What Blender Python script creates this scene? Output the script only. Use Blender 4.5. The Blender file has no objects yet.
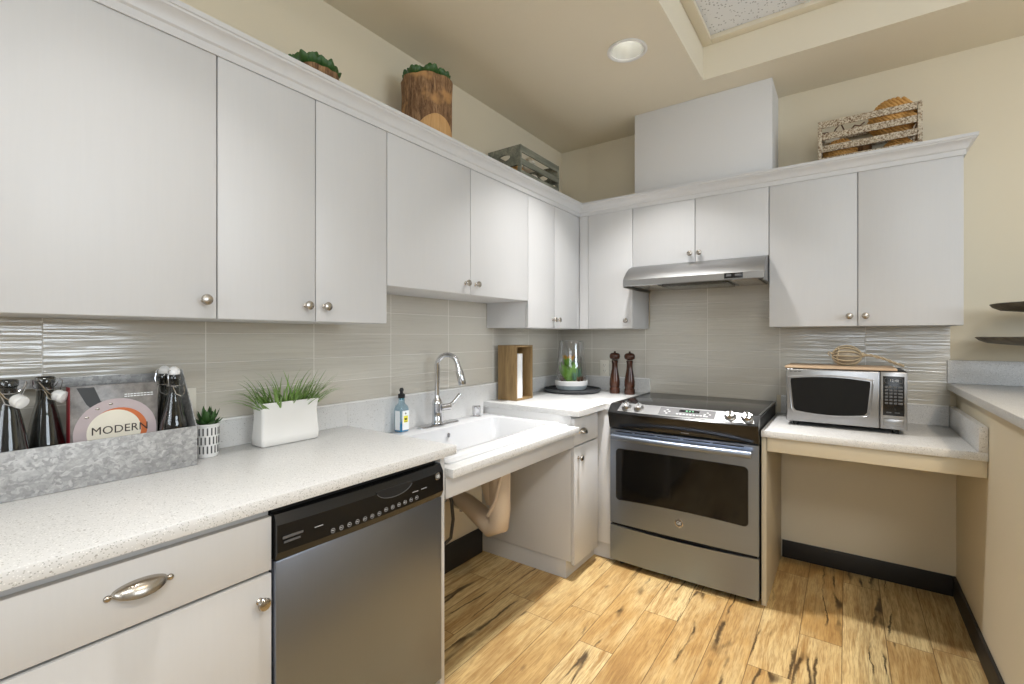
import bpy, bmesh, math, random
from mathutils import Vector, Matrix, noise
random.seed(7)
scene = bpy.context.scene
COL = scene.collection
PI = math.pi
R = math.radians

# ------------------------------------------------------------------ helpers
def lin(c):
    c = c / 255.0
    return c / 12.92 if c <= 0.04045 else ((c + 0.055) / 1.055) ** 2.4
def rgb(r, g, b): return (lin(r), lin(g), lin(b), 1.0)

class NT:
    """tiny node helper"""
    def __init__(s, name):
        s.m = bpy.data.materials.new(name); s.m.use_nodes = True
        s.t = s.m.node_tree; s.b = s.t.nodes['Principled BSDF']
        s.out = s.t.nodes['Material Output']
    def n(s, typ, **kw):
        nd = s.t.nodes.new(typ)
        for k, v in kw.items():
            if k.startswith('i_'):
                nd.inputs[k[2:].replace('_', ' ')].default_value = v
            else: setattr(nd, k, v)
        return nd
    def l(s, a, b): s.t.links.new(a, b)
    def math(s, op, a, b=None, c=None, clamp=False):
        nd = s.n('ShaderNodeMath', operation=op, use_clamp=clamp)
        for i, v in enumerate((a, b, c)):
            if v is None: continue
            if isinstance(v, (int, float)): nd.inputs[i].default_value = v
            else: s.l(v, nd.inputs[i])
        return nd.outputs[0]
    def pos(s):
        g = s.n('ShaderNodeNewGeometry'); return g.outputs['Position']
    def obj(s):
        return s.n('ShaderNodeTexCoord').outputs['Object']
    def mapv(s, v, scale=(1, 1, 1), loc=(0, 0, 0), rot=(0, 0, 0)):
        mp = s.n('ShaderNodeMapping'); s.l(v, mp.inputs['Vector'])
        mp.inputs['Scale'].default_value = scale; mp.inputs['Location'].default_value = loc
        mp.inputs['Rotation'].default_value = rot
        return mp.outputs[0]
    def noise(s, v, scale=5, detail=4, rough=.5, dist=0):
        nd = s.n('ShaderNodeTexNoise'); s.l(v, nd.inputs['Vector'])
        nd.inputs['Scale'].default_value = scale; nd.inputs['Detail'].default_value = detail
        nd.inputs['Roughness'].default_value = rough; nd.inputs['Distortion'].default_value = dist
        return nd.outputs['Fac']
    def voro(s, v, scale=5, feature='F1', rnd=1.0):
        nd = s.n('ShaderNodeTexVoronoi', feature=feature); s.l(v, nd.inputs['Vector'])
        nd.inputs['Scale'].default_value = scale; nd.inputs['Randomness'].default_value = rnd
        return nd
    def ramp(s, f, stops, mode='LINEAR'):
        nd = s.n('ShaderNodeValToRGB'); s.l(f, nd.inputs[0]); cr = nd.color_ramp; cr.interpolation = mode
        while len(cr.elements) < len(stops): cr.elements.new(.5)
        for e, (p, c) in zip(cr.elements, stops): e.position = p; e.color = c
        return nd.outputs[0]
    def mix(s, f, a, b, mode='MIX'):
        nd = s.n('ShaderNodeMix', data_type='RGBA', blend_type=mode)
        for i, v in ((0, f), (6, a), (7, b)):
            if isinstance(v, (int, float, tuple)): nd.inputs[i].default_value = v
            else: s.l(v, nd.inputs[i])
        return nd.outputs[2]
    def bump(s, h, strength=.3, dist=.001):
        nd = s.n('ShaderNodeBump'); nd.inputs['Strength'].default_value = strength
        nd.inputs['Distance'].default_value = dist; s.l(h, nd.inputs['Height'])
        s.l(nd.outputs[0], s.b.inputs['Normal']); return nd
    def setp(s, **kw):
        for k, v in kw.items():
            k = k.replace('_', ' ')
            if isinstance(v, (int, float, tuple)): s.b.inputs[k].default_value = v
            else: s.l(v, s.b.inputs[k])
        return s

def plain(name, col, rough=.5, metal=0, var=.05, scale=8, bump=0, **kw):
    """plain procedural material with slight tone variation"""
    t = NT(name); v = t.obj(); f = t.noise(v, scale, 3)
    a = tuple(c * (1 - var) for c in col[:3]) + (1,); b = tuple(min(1, c * (1 + var)) for c in col[:3]) + (1,)
    t.setp(Base_Color=t.mix(f, a, b), Roughness=rough, Metallic=metal, **kw)
    if bump: t.bump(t.noise(v, scale * 20, 3), bump, .0006)
    return t.m

# ---- materials
M = {}
def m_wall():
    t = NT('beige_paint'); v = t.pos()
    t.setp(Base_Color=t.mix(t.noise(v, 1.2, 2), rgb(214, 204, 181), rgb(218, 208, 185)), Roughness=.72)
    t.bump(t.noise(v, 260, 3), .12, .0008); return t.m
M['wall'] = m_wall()
M['far_wall'] = plain('pale_grey_paint', rgb(206, 207, 208), .7, var=.01)  # unseen walls; grey chosen to neutralise reflections and brighten bounce
M['ceil'] = plain('beige_ceiling_paint', rgb(224, 216, 196), .75, var=.01, bump=.06)
def m_cab():
    t = NT('white_laminate'); v = t.pos()
    w = t.noise(t.mapv(v, (26, 26, 1.3)), 3, 4, .55, 1.2)
    t.setp(Base_Color=t.mix(w, rgb(198, 198, 198), rgb(202, 202, 202)), Roughness=.42)
    t.bump(w, .12, .0008); return t.m
M['cab'] = m_cab()
M['panel'] = plain('white_painted_panel', rgb(212, 212, 212), .5, var=.008)
M['edge'] = plain('white_trim_strip', rgb(238, 238, 236), .35, var=.01)
def m_quartz(name, base, warm):
    t = NT(name); v = t.pos()
    vo = t.voro(v, 260); vo2 = t.voro(v, 130)
    rnd = t.n('ShaderNodeSeparateColor'); t.l(vo.outputs['Color'], rnd.inputs[0])
    rnd2 = t.n('ShaderNodeSeparateColor'); t.l(vo2.outputs['Color'], rnd2.inputs[0])
    dk = t.math('MULTIPLY', t.math('LESS_THAN', vo.outputs['Distance'], .34), t.math('GREATER_THAN', rnd.outputs[0], .74))
    dk2 = t.math('MULTIPLY', t.math('LESS_THAN', vo2.outputs['Distance'], .27), t.math('GREATER_THAN', rnd2.outputs[1], .88))
    wh = t.math('MULTIPLY', t.math('LESS_THAN', vo.outputs['Distance'], .4), t.math('LESS_THAN', rnd.outputs[0], .18))
    c = t.mix(t.noise(v, 60, 2), base, tuple(x * .95 for x in base[:3]) + (1,))
    c = t.mix(t.math('MULTIPLY', wh, .6), c, rgb(246, 246, 244))
    c = t.mix(t.math('MULTIPLY', dk, .5), c, warm)
    c = t.mix(t.math('MULTIPLY', dk2, .55), c, rgb(112, 106, 98))
    t.setp(Base_Color=c, Roughness=.3); return t.m
M['quartz'] = m_quartz('speckled_quartz', rgb(215, 215, 214), rgb(120, 122, 114))
def m_tile(axis):
    t = NT('wavy_gloss_tile'); v = t.pos(); sp = t.n('ShaderNodeSeparateXYZ'); t.l(v, sp.inputs[0])
    u = sp.outputs[0] if axis == 'x' else sp.outputs[1]
    off, sz = (.2605, .4045) if axis == 'x' else (-.0738, .4015)
    uu = t.math('DIVIDE', t.math('SUBTRACT', u, off), sz)
    ww = t.math('DIVIDE', t.math('SUBTRACT', sp.outputs[2], 1.0015), .1012)
    fu = t.math('FRACT', t.math('ADD', uu, 50)); fw = t.math('FRACT', t.math('ADD', ww, 50))
    def edge(f, w):
        a = t.math('LESS_THAN', f, w); b = t.math('GREATER_THAN', f, 1 - w); return t.math('MAXIMUM', a, b)
    g = t.math('MAXIMUM', edge(fu, .0035), edge(fw, .010))
    iu = t.math('FLOOR', t.math('ADD', uu, 50)); iw = t.math('FLOOR', t.math('ADD', ww, 50))
    cmb = t.n('ShaderNodeCombineXYZ'); t.l(t.math('ADD', t.math('MULTIPLY', u, 3.2), t.math('MULTIPLY', iw, 7.31)), cmb.inputs[0])
    t.l(t.math('MULTIPLY', sp.outputs[2], 80), cmb.inputs[1]); t.l(t.math('MULTIPLY', iu, 3.7), cmb.inputs[2])
    w1 = t.noise(cmb.outputs[0], 1.0, 1.5, .4, .6)
    cid = t.n('ShaderNodeCombineXYZ'); t.l(iu, cid.inputs[0]); t.l(iw, cid.inputs[1])
    wn = t.n('ShaderNodeTexWhiteNoise'); t.l(cid.outputs[0], wn.inputs[0])
    base = t.mix(wn.outputs[0], rgb(192, 187, 176), rgb(198, 194, 183))
    base = t.mix(t.math('MULTIPLY', w1, .25), base, rgb(214, 211, 202))
    t.setp(Base_Color=t.mix(g, base, rgb(226, 223, 216)), Roughness=t.math('ADD', t.math('MULTIPLY', g, .5), .13))
    t.b.inputs['Specular IOR Level'].default_value = .95
    h = t.math('SUBTRACT', w1, t.math('MULTIPLY', g, .25))
    t.bump(h, .85, .0026); return t.m
M['tile_x'] = m_tile('x'); M['tile_y'] = m_tile('y')
def m_floor():
    t = NT('rustic_plank_floor'); v = t.pos(); sp = t.n('ShaderNodeSeparateXYZ'); t.l(v, sp.inputs[0])
    X, Y = sp.outputs[0], sp.outputs[1]
    row = t.math('DIVIDE', t.math('ADD', X, 5 * .1525 - .102), .1525)
    irow = t.math('FLOOR', row); frow = t.math('FRACT', row)
    wn = t.n('ShaderNodeTexWhiteNoise', noise_dimensions='1D'); t.l(irow, wn.inputs['W'])
    yy = t.math('DIVIDE', t.math('ADD', Y, t.math('MULTIPLY_ADD', wn.outputs[0], 1.2, 30)), .92)
    iy = t.math('FLOOR', yy); fy = t.math('FRACT', yy)
    ex = t.math('MINIMUM', frow, t.math('SUBTRACT', 1, frow)); ey = t.math('MINIMUM', fy, t.math('SUBTRACT', 1, fy))
    seam = t.math('MAXIMUM', t.math('LESS_THAN', ex, .012), t.math('LESS_THAN', ey, .0018))
    cid = t.n('ShaderNodeCombineXYZ'); t.l(irow, cid.inputs[0]); t.l(iy, cid.inputs[1])
    w2 = t.n('ShaderNodeTexWhiteNoise'); t.l(cid.outputs[0], w2.inputs[0])
    off = t.n('ShaderNodeVectorMath', operation='SCALE'); t.l(w2.outputs[1], off.inputs[0]); off.inputs['Scale'].default_value = 17
    ad = t.n('ShaderNodeVectorMath', operation='ADD'); t.l(v, ad.inputs[0]); t.l(off.outputs[0], ad.inputs[1])
    P = ad.outputs[0]
    warp = t.noise(t.mapv(P, (7, 2.2, 1)), 1, 3, .5, .3)
    wv = t.n('ShaderNodeCombineXYZ'); t.l(t.math('MULTIPLY', warp, .07), wv.inputs[0])
    ad2 = t.n('ShaderNodeVectorMath', operation='ADD'); t.l(P, ad2.inputs[0]); t.l(wv.outputs[0], ad2.inputs[1])
    Q = ad2.outputs[0]
    grain = t.noise(t.mapv(Q, (60, 3.0, 1)), 1, 5, .65)
    fine = t.noise(t.mapv(P, (230, 14, 1)), 1, 3, .6)
    blotch = t.noise(t.mapv(Q, (10, 2.6, 1)), 1, 4, .6)
    base = t.mix(w2.outputs[0], rgb(190, 148, 94), rgb(228, 198, 152))
    c = t.mix(t.ramp(grain, [(.34, (0, 0, 0, 1)), (.60, (1, 1, 1, 1))]), rgb(166, 124, 76), base)
    c = t.mix(t.math('MULTIPLY', t.ramp(blotch, [(.45, (0, 0, 0, 1)), (.70, (1, 1, 1, 1))]), .6), c, rgb(226, 200, 156))
    c = t.mix(t.math('MULTIPLY', t.ramp(blotch, [(.30, (1, 1, 1, 1)), (.44, (0, 0, 0, 1))]), .45), c, rgb(150, 106, 60))
    c = t.mix(t.math('MULTIPLY', t.ramp(fine, [(.38, (1, 1, 1, 1)), (.54, (0, 0, 0, 1))]), .42), c, rgb(128, 90, 52))
    jag = t.noise(t.mapv(P, (30, 16, 1)), 1, 3, .7)
    wv2 = t.n('ShaderNodeCombineXYZ'); t.l(t.math('MULTIPLY', jag, .020), wv2.inputs[0])
    ad3 = t.n('ShaderNodeVectorMath', operation='ADD'); t.l(Q, ad3.inputs[0]); t.l(wv2.outputs[0], ad3.inputs[1])
    crk = t.noise(t.mapv(ad3.outputs[0], (7.5, .75, 1)), 1, 1, .4)
    band = t.math('ABSOLUTE', t.math('SUBTRACT', crk, .5))
    gate = t.noise(t.mapv(P, (4, 2.6, 1), (9, 4, 2)), 1.3, 3)
    gt = t.ramp(gate, [(.44, (0, 0, 0, 1)), (.54, (1, 1, 1, 1))])
    cr = t.math('MULTIPLY', t.ramp(band, [(0, (1, 1, 1, 1)), (.007, (.9, .9, .9, 1)), (.019, (0, 0, 0, 1))]), gt)
    c = t.mix(t.math('MULTIPLY', cr, .92), c, rgb(54, 34, 17))
    vo = t.voro(t.mapv(ad3.outputs[0], (8, 3.4, 1)), 1.0)
    kn = t.ramp(vo.outputs['Distance'], [(.0, (1, 1, 1, 1)), (.05, (.8, .8, .8, 1)), (.11, (0, 0, 0, 1))])
    c = t.mix(t.math('MULTIPLY', kn, .7), c, rgb(92, 58, 27))
    c = t.mix(t.math('MULTIPLY', seam, .7), c, rgb(96, 66, 38))
    c = t.mix(1.0, c, (.88, .95, .88, 1), 'MULTIPLY')
    t.setp(Base_Color=c, Roughness=t.math('MULTIPLY_ADD', grain, .2, .36))
    t.b.inputs['Specular IOR Level'].default_value = .4
    t.bump(t.math('SUBTRACT', t.math('MULTIPLY', grain, .6), t.math('ADD', t.math('MULTIPLY', cr, .7), seam)), .35, .0016)
    return t.m
M['floor'] = m_floor()
def m_steel(name, col, rough, sc=(2, 2, 160)):
    t = NT(name); v = t.obj(); f = t.noise(t.mapv(v, sc), 2.5, 3)
    t.setp(Base_Color=t.mix(f, tuple(c * .92 for c in col[:3]) + (1,), col), Metallic=1.0,
           Roughness=t.math('MULTIPLY_ADD', f, .12, rough)); t.bump(f, .04, .0004); return t.m
M['steel'] = m_steel('brushed_stainless_steel', rgb(166, 166, 167), .27, (160, 160, 2))
M['steel_h'] = m_steel('brushed_steel_across', rgb(142, 151, 166), .30, (2, 2, 220))
M['steel_dw'] = m_steel('brushed_steel_dull', rgb(146, 153, 166), .33, (160, 160, 1.5))
M['steel_n'] = m_steel('neutral_brushed_steel', rgb(158, 158, 158), .27, (2, 2, 220))
M['chrome'] = plain('polished_chrome', rgb(205, 205, 207), .1, 1, .02)
M['nickel'] = plain('satin_nickel', rgb(180, 174, 165), .26, 1, .03)
M['black'] = plain('gloss_black_plastic', rgb(13, 13, 14), .24, 0, .02)
M['blackm'] = plain('matte_black', rgb(16, 16, 16), .5, 0, .05)
M['gap_shade'] = plain('painted_recess_shade', rgb(12, 12, 12), .8, 0, .05)  # near-black colour stands in for shade inside gaps and recesses
def m_glasst():
    t = NT('black_ceramic_glass'); v = t.obj()
    t.setp(Base_Color=t.mix(t.noise(v, 300, 2), rgb(22, 22, 23), rgb(40, 40, 41)), Roughness=.12); return t.m
M['cooktop'] = m_glasst()
M['ovenglass'] = plain('tinted_oven_glass', rgb(18, 18, 18), .07, 0, .04, Specular_IOR_Level=.35)
M['grey_mark'] = plain('pale_grey_marking', rgb(176, 176, 176), .5, 0, .02)
M['mid_grey'] = plain('mid_grey_keypad', rgb(84, 84, 85), .5, 0, .03)
def emit(name, col, s):
    t = NT(name); t.setp(Base_Color=col, Emission_Color=col, Emission_Strength=s); return t.m
M['display'] = emit('green_display', rgb(90, 150, 110), .25)
M['lamp'] = emit('lit_lamp', (1, .97, .92, 1), 6)
M['base'] = plain('dark_rubber_baseboard', rgb(34, 32, 30), .55, 0, .05)
def m_acoustic():
    t = NT('acoustic_ceiling_tile'); v = t.pos(); vo = t.voro(v, 70)
    rnd = t.n('ShaderNodeSeparateColor'); t.l(vo.outputs['Color'], rnd.inputs[0])
    d = t.math('MULTIPLY', t.math('LESS_THAN', vo.outputs['Distance'], .3), t.math('GREATER_THAN', rnd.outputs[0], .45))
    t.setp(Base_Color=t.mix(t.math('MULTIPLY', d, .7), rgb(226, 228, 230), rgb(140, 140, 142)), Roughness=.9); return t.m
M['acoustic'] = m_acoustic()
def m_glass(name, col=(1, 1, 1, 1), rough=0.0, tint=.9):
    t = NT(name); nt = t.t
    tr = t.n('ShaderNodeBsdfTransparent'); tr.inputs[0].default_value = tuple(c * tint for c in col[:3]) + (1,)
    gl = t.n('ShaderNodeBsdfGlossy'); gl.inputs['Roughness'].default_value = .03
    lw = t.n('ShaderNodeLayerWeight'); lw.inputs[0].default_value = .35
    mx = t.n('ShaderNodeMixShader')
    t.l(t.math('MULTIPLY_ADD', lw.outputs['Facing'], .55, .05, True), mx.inputs[0])
    t.l(tr.outputs[0], mx.inputs[1]); t.l(gl.outputs[0], mx.inputs[2]); t.l(mx.outputs[0], t.out.inputs[0]); return t.m
M['glass'] = m_glass('clear_glass', tint=.93)
M['smoke'] = m_glass('smoky_bottle_glass', (.62, .63, .62, 1), tint=.8)
M['blueglass'] = m_glass('pale_blue_clear_plastic', (.78, .93, 1, 1), tint=.9)
M['sink'] = plain('white_enamel', rgb(204, 205, 207), .12, 0, .005)
M['ceramic'] = plain('white_glazed_ceramic', rgb(226, 225, 222), .07, 0, .01)
M['ceramic_m'] = plain('matte_white_ceramic', rgb(236, 236, 235), .45, 0, .01)
def m_galv():
    t = NT('galvanized_metal'); v = t.obj()
    wob = t.n('ShaderNodeTexNoise'); t.l(v, wob.inputs[0]); wob.inputs['Scale'].default_value = 55; wob.inputs['Detail'].default_value = 3
    wd = t.n('ShaderNodeVectorMath', operation='SCALE'); t.l(wob.outputs['Color'], wd.inputs[0]); wd.inputs['Scale'].default_value = .03
    wa = t.n('ShaderNodeVectorMath', operation='ADD'); t.l(v, wa.inputs[0]); t.l(wd.outputs[0], wa.inputs[1])
    vo = t.voro(t.mapv(wa.outputs[0], (1, 1, 1.7), rot=(.3, .2, .1)), 85)
    ad = t.n('ShaderNodeSeparateColor'); t.l(vo.outputs['Color'], ad.inputs[0])
    f = t.math('MULTIPLY_ADD', ad.outputs[0], .28, t.math('MULTIPLY', t.noise(v, 45, 5, .7, 1.0), .75))
    c = t.ramp(f, [(.2, rgb(128, 128, 128)), (.5, rgb(160, 160, 160)), (.85, rgb(206, 206, 205))])
    t.setp(Base_Color=c, Metallic=.25, Roughness=.5); t.bump(f, .12, .0006); return t.m
M['galv'] = m_galv()
def m_wood(name, c1, c2, c3, rough=.55, axis=2, fr=22):
    t = NT(name); v = t.obj(); s = [fr, fr, fr]; s[axis] = fr * .08
    a = t.noise(t.mapv(v, tuple(s)), 1, 5, .6, .8); b = t.noise(t.mapv(v, tuple(x * 5 for x in s)), 1, 3)
    c = t.mix(t.ramp(a, [(.35, (0, 0, 0, 1)), (.65, (1, 1, 1, 1))]), c1, c2)
    c = t.mix(t.math('MULTIPLY', t.ramp(b, [(.3, (1, 1, 1, 1)), (.5, (0, 0, 0, 1))]), .4), c, c3)
    t.setp(Base_Color=c, Roughness=rough); t.bump(a, .3, .001); return t.m
M['wood'] = m_wood('knotty_box_wood', rgb(128, 102, 64), rgb(158, 130, 88), rgb(88, 66, 36))
M['board'] = m_wood('pale_board_wood', rgb(184, 156, 126), rgb(206, 180, 150), rgb(160, 128, 98), axis=0)
M['mill'] = m_wood('dark_mill_wood', rgb(44, 24, 16), rgb(84, 46, 28), rgb(28, 15, 10), .18)
M['greywood'] = m_wood('weathered_grey_wood', rgb(98, 100, 88), rgb(146, 146, 130), rgb(58, 58, 50), .8, 1)
def m_distress():
    t = NT('distressed_whitewash'); v = t.obj(); f = t.noise(v, 120, 4, .7)
    t.setp(Base_Color=t.ramp(f, [(.40, rgb(110, 86, 62)), (.50, rgb(176, 160, 136)), (.58, rgb(204, 194, 174))]), Roughness=.8); return t.m
M['distress'] = m_distress()
M['darkwood'] = m_wood('dark_grey_wood', rgb(74, 68, 56), rgb(104, 97, 82), rgb(44, 40, 33), .6, 0)
def m_bark():
    t = NT('rough_bark'); v = t.obj()
    a = t.noise(t.mapv(v, (70, 70, 14)), 1, 5, .7, .9); b = t.noise(v, 9, 3)
    c = t.ramp(a, [(.3, rgb(66, 42, 24)), (.5, rgb(124, 92, 62)), (.72, rgb(176, 142, 104))])
    c = t.mix(t.ramp(b, [(.55, (0, 0, 0, 1)), (.66, (1, 1, 1, 1))]), c, rgb(182, 138, 88))
    t.setp(Base_Color=c, Roughness=.85); t.bump(a, .8, .006); return t.m
M['bark'] = m_bark()
M['cutwood'] = m_wood('fresh_cut_wood', rgb(178, 134, 82), rgb(200, 158, 104), rgb(136, 96, 54), .7, 2, 30)
def m_rope(name, c1, c2):
    t = NT(name); v = t.obj()
    f = t.noise(t.mapv(v, (160, 160, 160)), 1, 3)
    t.setp(Base_Color=t.mix(f, c1, c2), Roughness=.85); t.bump(f, .5, .001); return t.m
M['rope'] = m_rope('tan_rope', rgb(176, 124, 58), rgb(228, 180, 108))
M['rope_p'] = m_rope('pale_jute_rope', rgb(146, 130, 104), rgb(196, 180, 152))
M['float'] = plain('weathered_glass_float', rgb(138, 128, 112), .4, 0, .25, 30)
def m_leaf(name, a, b, rough=.45):
    t = NT(name); v = t.obj(); f = t.noise(v, 40, 3)
    t.setp(Base_Color=t.mix(f, a, b), Roughness=rough); return t.m
M['leaf_d'] = m_leaf('dark_succulent_leaf', rgb(30, 62, 24), rgb(62, 102, 44))
M['leaf_g'] = m_leaf('grass_green_leaf', rgb(78, 118, 48), rgb(150, 182, 98), .5)
M['leaf_l'] = m_leaf('bright_lime_leaf', rgb(96, 160, 44), rgb(150, 200, 84))
M['leaf_b'] = m_leaf('blue_green_leaf', rgb(70, 128, 98), rgb(116, 168, 138))
M['leaf_y'] = m_leaf('yellow_orange_leaf', rgb(214, 176, 40), rgb(226, 140, 40))
M['leaf_r'] = m_leaf('brown_tipped_leaf', rgb(96, 62, 46), rgb(140, 108, 84))
M['soil'] = plain('dark_soil', rgb(48, 38, 30), .9, 0, .3, 60)
M['slate'] = plain('dark_slate', rgb(60, 62, 64), .5, 0, .12, 25)
M['bowlgrey'] = plain('pale_blue_grey_glaze', rgb(176, 186, 190), .3, 0, .02)
M['pipecover'] = plain('moulded_greige_plastic', rgb(206, 190, 170), .4, 0, .02)
M['hose'] = plain('grey_rubber_hose', rgb(70, 68, 65), .5, 0, .05)
M['plug'] = plain('ivory_plastic', rgb(226, 222, 210), .35, 0, .01)
M['paper'] = plain('white_paper', rgb(238, 238, 238), .8, 0, .01)
M['red'] = plain('red_book_spine', rgb(124, 22, 30), .5, 0, .15, 60)
def m_cover():
    t = NT('book_cover_stone'); v = t.obj(); f = t.noise(v, 26, 5, .65)
    t.setp(Base_Color=t.ramp(f, [(.3, rgb(98, 94, 92)), (.7, rgb(150, 146, 142))]), Roughness=.3); return t.m
M['cover'] = m_cover()
M['pink'] = plain('mauve_pan_rim_print', rgb(190, 176, 178), .35, 0, .08, 30)
M['cream'] = plain('cream_print', rgb(236, 230, 214), .35, 0, .05, 30)
M['orange'] = plain('orange_print', rgb(206, 112, 60), .35, 0, .2, 40)
M['ink'] = plain('dark_ink', rgb(52, 38, 30), .5, 0, .02)
M['label'] = plain('white_sticker', rgb(236, 240, 242), .5, 0, .01)
M['yellow'] = plain('yellow_print', rgb(232, 222, 70), .5, 0, .05)
M['soap'] = plain('blue_liquid_soap', rgb(30, 150, 196), .1, 0, .05)
M['teal'] = plain('teal_plastic', rgb(70, 160, 168), .2, 0, .05)
M['window_frame'] = plain('white_window_frame', rgb(225, 225, 222), .5, 0, .01)

# ---- mesh builder
class B:
    def __init__(s): s.bm = bmesh.new()
    def _xf(s, vs, m):
        if m is not None:
            for v in vs: v.co = m @ v.co
    def box(s, x0, x1, y0, y1, z0, z1, bev=0, m=None, seg=2):
        b = bmesh.new(); bmesh.ops.create_cube(b, size=1)
        for v in b.verts:
            v.co = Vector(((x0 + x1) / 2 + v.co.x * (x1 - x0), (y0 + y1) / 2 + v.co.y * (y1 - y0), (z0 + z1) / 2 + v.co.z * (z1 - z0)))
        if bev: bmesh.ops.bevel(b, geom=b.edges[:], offset=bev, segments=seg, affect='EDGES', profile=.5)
        return s.join(b, m)
    def join(s, b, m=None):
        mp = {}
        for v in b.verts: mp[v] = s.bm.verts.new(m @ v.co if m is not None else v.co)
        for f in b.faces:
            try: s.bm.faces.new([mp[v] for v in f.verts])
            except ValueError: pass
        b.free(); return s
    def lathe(s, prof, o=(0, 0, 0), axis=(0, 0, 1), seg=32, caps=True, sx=1, sy=1):
        """prof: [(r, h)...] revolved about axis through o"""
        q = Vector((0, 0, 1)).rotation_difference(Vector(axis).normalized()).to_matrix().to_4x4()
        T = Matrix.Translation(o) @ q; rings = []
        for r, h in prof:
            if r < 1e-6: rings.append([s.bm.verts.new(T @ Vector((0, 0, h)))])
            else: rings.append([s.bm.verts.new(T @ Vector((r * sx * math.cos(2 * PI * i / seg), r * sy * math.sin(2 * PI * i / seg), h))) for i in range(seg)])
        for a, b in zip(rings, rings[1:]):
            for i in range(seg):
                j = (i + 1) % seg
                if len(a) == 1 and len(b) == 1: continue
                if len(a) == 1: f = (a[0], b[j], b[i])
                elif len(b) == 1: f = (a[i], a[j], b[0])
                else: f = (a[i], a[j], b[j], b[i])
                s.bm.faces.new(f)
        if caps:
            if len(rings[0]) > 1: s.bm.faces.new(rings[0][::-1])
            if len(rings[-1]) > 1: s.bm.faces.new(rings[-1])
        return s
    def cyl(s, p0, p1, r0, r1=None, seg=24):
        p0, p1 = Vector(p0), Vector(p1); r1 = r0 if r1 is None else r1
        return s.lathe([(r0, 0), (r1, (p1 - p0).length)], p0, p1 - p0, seg)
    def tube(s, pts, rad, seg=12, closed=False, flat=1.0):
        pts = [Vector(p) for p in pts]; n = len(pts); rad = rad if isinstance(rad, (list, tuple)) else [rad] * n
        rings = []; up = None
        for i, p in enumerate(pts):
            a = pts[(i - 1) % n] if (i or closed) else p; b = pts[(i + 1) % n] if (i < n - 1 or closed) else p
            t = (b - a).normalized()
            if up is None:
                up = t.orthogonal().normalized()
            up = (up - t * up.dot(t)).normalized() if (up - t * up.dot(t)).length > 1e-6 else t.orthogonal().normalized()
            w = t.cross(up)
            rings.append([s.bm.verts.new(p + (up * math.cos(2 * PI * k / seg) + w * math.sin(2 * PI * k / seg) * flat) * rad[i]) for k in range(seg)])
        pr = list(zip(rings, rings[1:])) + ([(rings[-1], rings[0])] if closed else [])
        for a, b in pr:
            for k in range(seg): s.bm.faces.new((a[k], a[(k + 1) % seg], b[(k + 1) % seg], b[k]))
        if not closed: s.bm.faces.new(rings[0][::-1]); s.bm.faces.new(rings[-1])
        return s
    def prism(s, poly, a, b, axis='y', bev=0):
        """poly in the two other axes (in order x,y,z minus axis), extruded a..b"""
        bm = bmesh.new()
        def P(u, v, w): return {'x': (w, u, v), 'y': (u, w, v), 'z': (u, v, w)}[axis]
        A = [bm.verts.new(P(u, v, a)) for u, v in poly]; Bv = [bm.verts.new(P(u, v, b)) for u, v in poly]; n = len(poly)
        bm.faces.new(A); bm.faces.new(Bv[::-1])
        for i in range(n): bm.faces.new((A[i], Bv[i], Bv[(i + 1) % n], A[(i + 1) % n]))
        if bev: bmesh.ops.bevel(bm, geom=bm.edges[:], offset=bev, segments=2, affect='EDGES', profile=.5)
        return s.join(bm)
    def strip(s, sec, path_fn, n): pass
    def ball(s, c, r, seg=16, sc=(1, 1, 1), m=None):
        b = bmesh.new(); bmesh.ops.create_uvsphere(b, u_segments=seg, v_segments=max(6, seg // 2), radius=r)
        for v in b.verts: v.co = Vector((v.co.x * sc[0], v.co.y * sc[1], v.co.z * sc[2]))
        if m is not None:
            for v in b.verts: v.co = m @ v.co
        for v in b.verts: v.co += Vector(c)
        return s.join(b)
    def build(s, name, mat, parent=None, kind=None, label=None, cat=None, group=None, ang=38):
        bm = s.bm; bmesh.ops.recalc_face_normals(bm, faces=bm.faces[:])
        loc = Vector((0, 0, 0)); p = parent
        while p is not None: loc += p.location; p = p.parent
        if parent is None and bm.verts and kind is None:
            xs = [v.co for v in bm.verts]
            loc = Vector((sum(v.x for v in xs) / len(xs), sum(v.y for v in xs) / len(xs), min(v.z for v in xs)))
        for v in bm.verts: v.co -= loc
        for f in bm.faces: f.smooth = True
        for e in bm.edges:
            if len(e.link_faces) == 2 and e.calc_face_angle(0) > R(ang): e.smooth = False
        me = bpy.data.meshes.new(name); bm.to_mesh(me); bm.free()
        me.materials.append(M[mat] if isinstance(mat, str) else mat)
        o = bpy.data.objects.new(name, me); COL.objects.link(o)
        if parent is not None: o.parent = parent
        else: o.location = loc if kind is None else (0, 0, 0)
        return tag(o, label, cat, group, kind)

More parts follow.
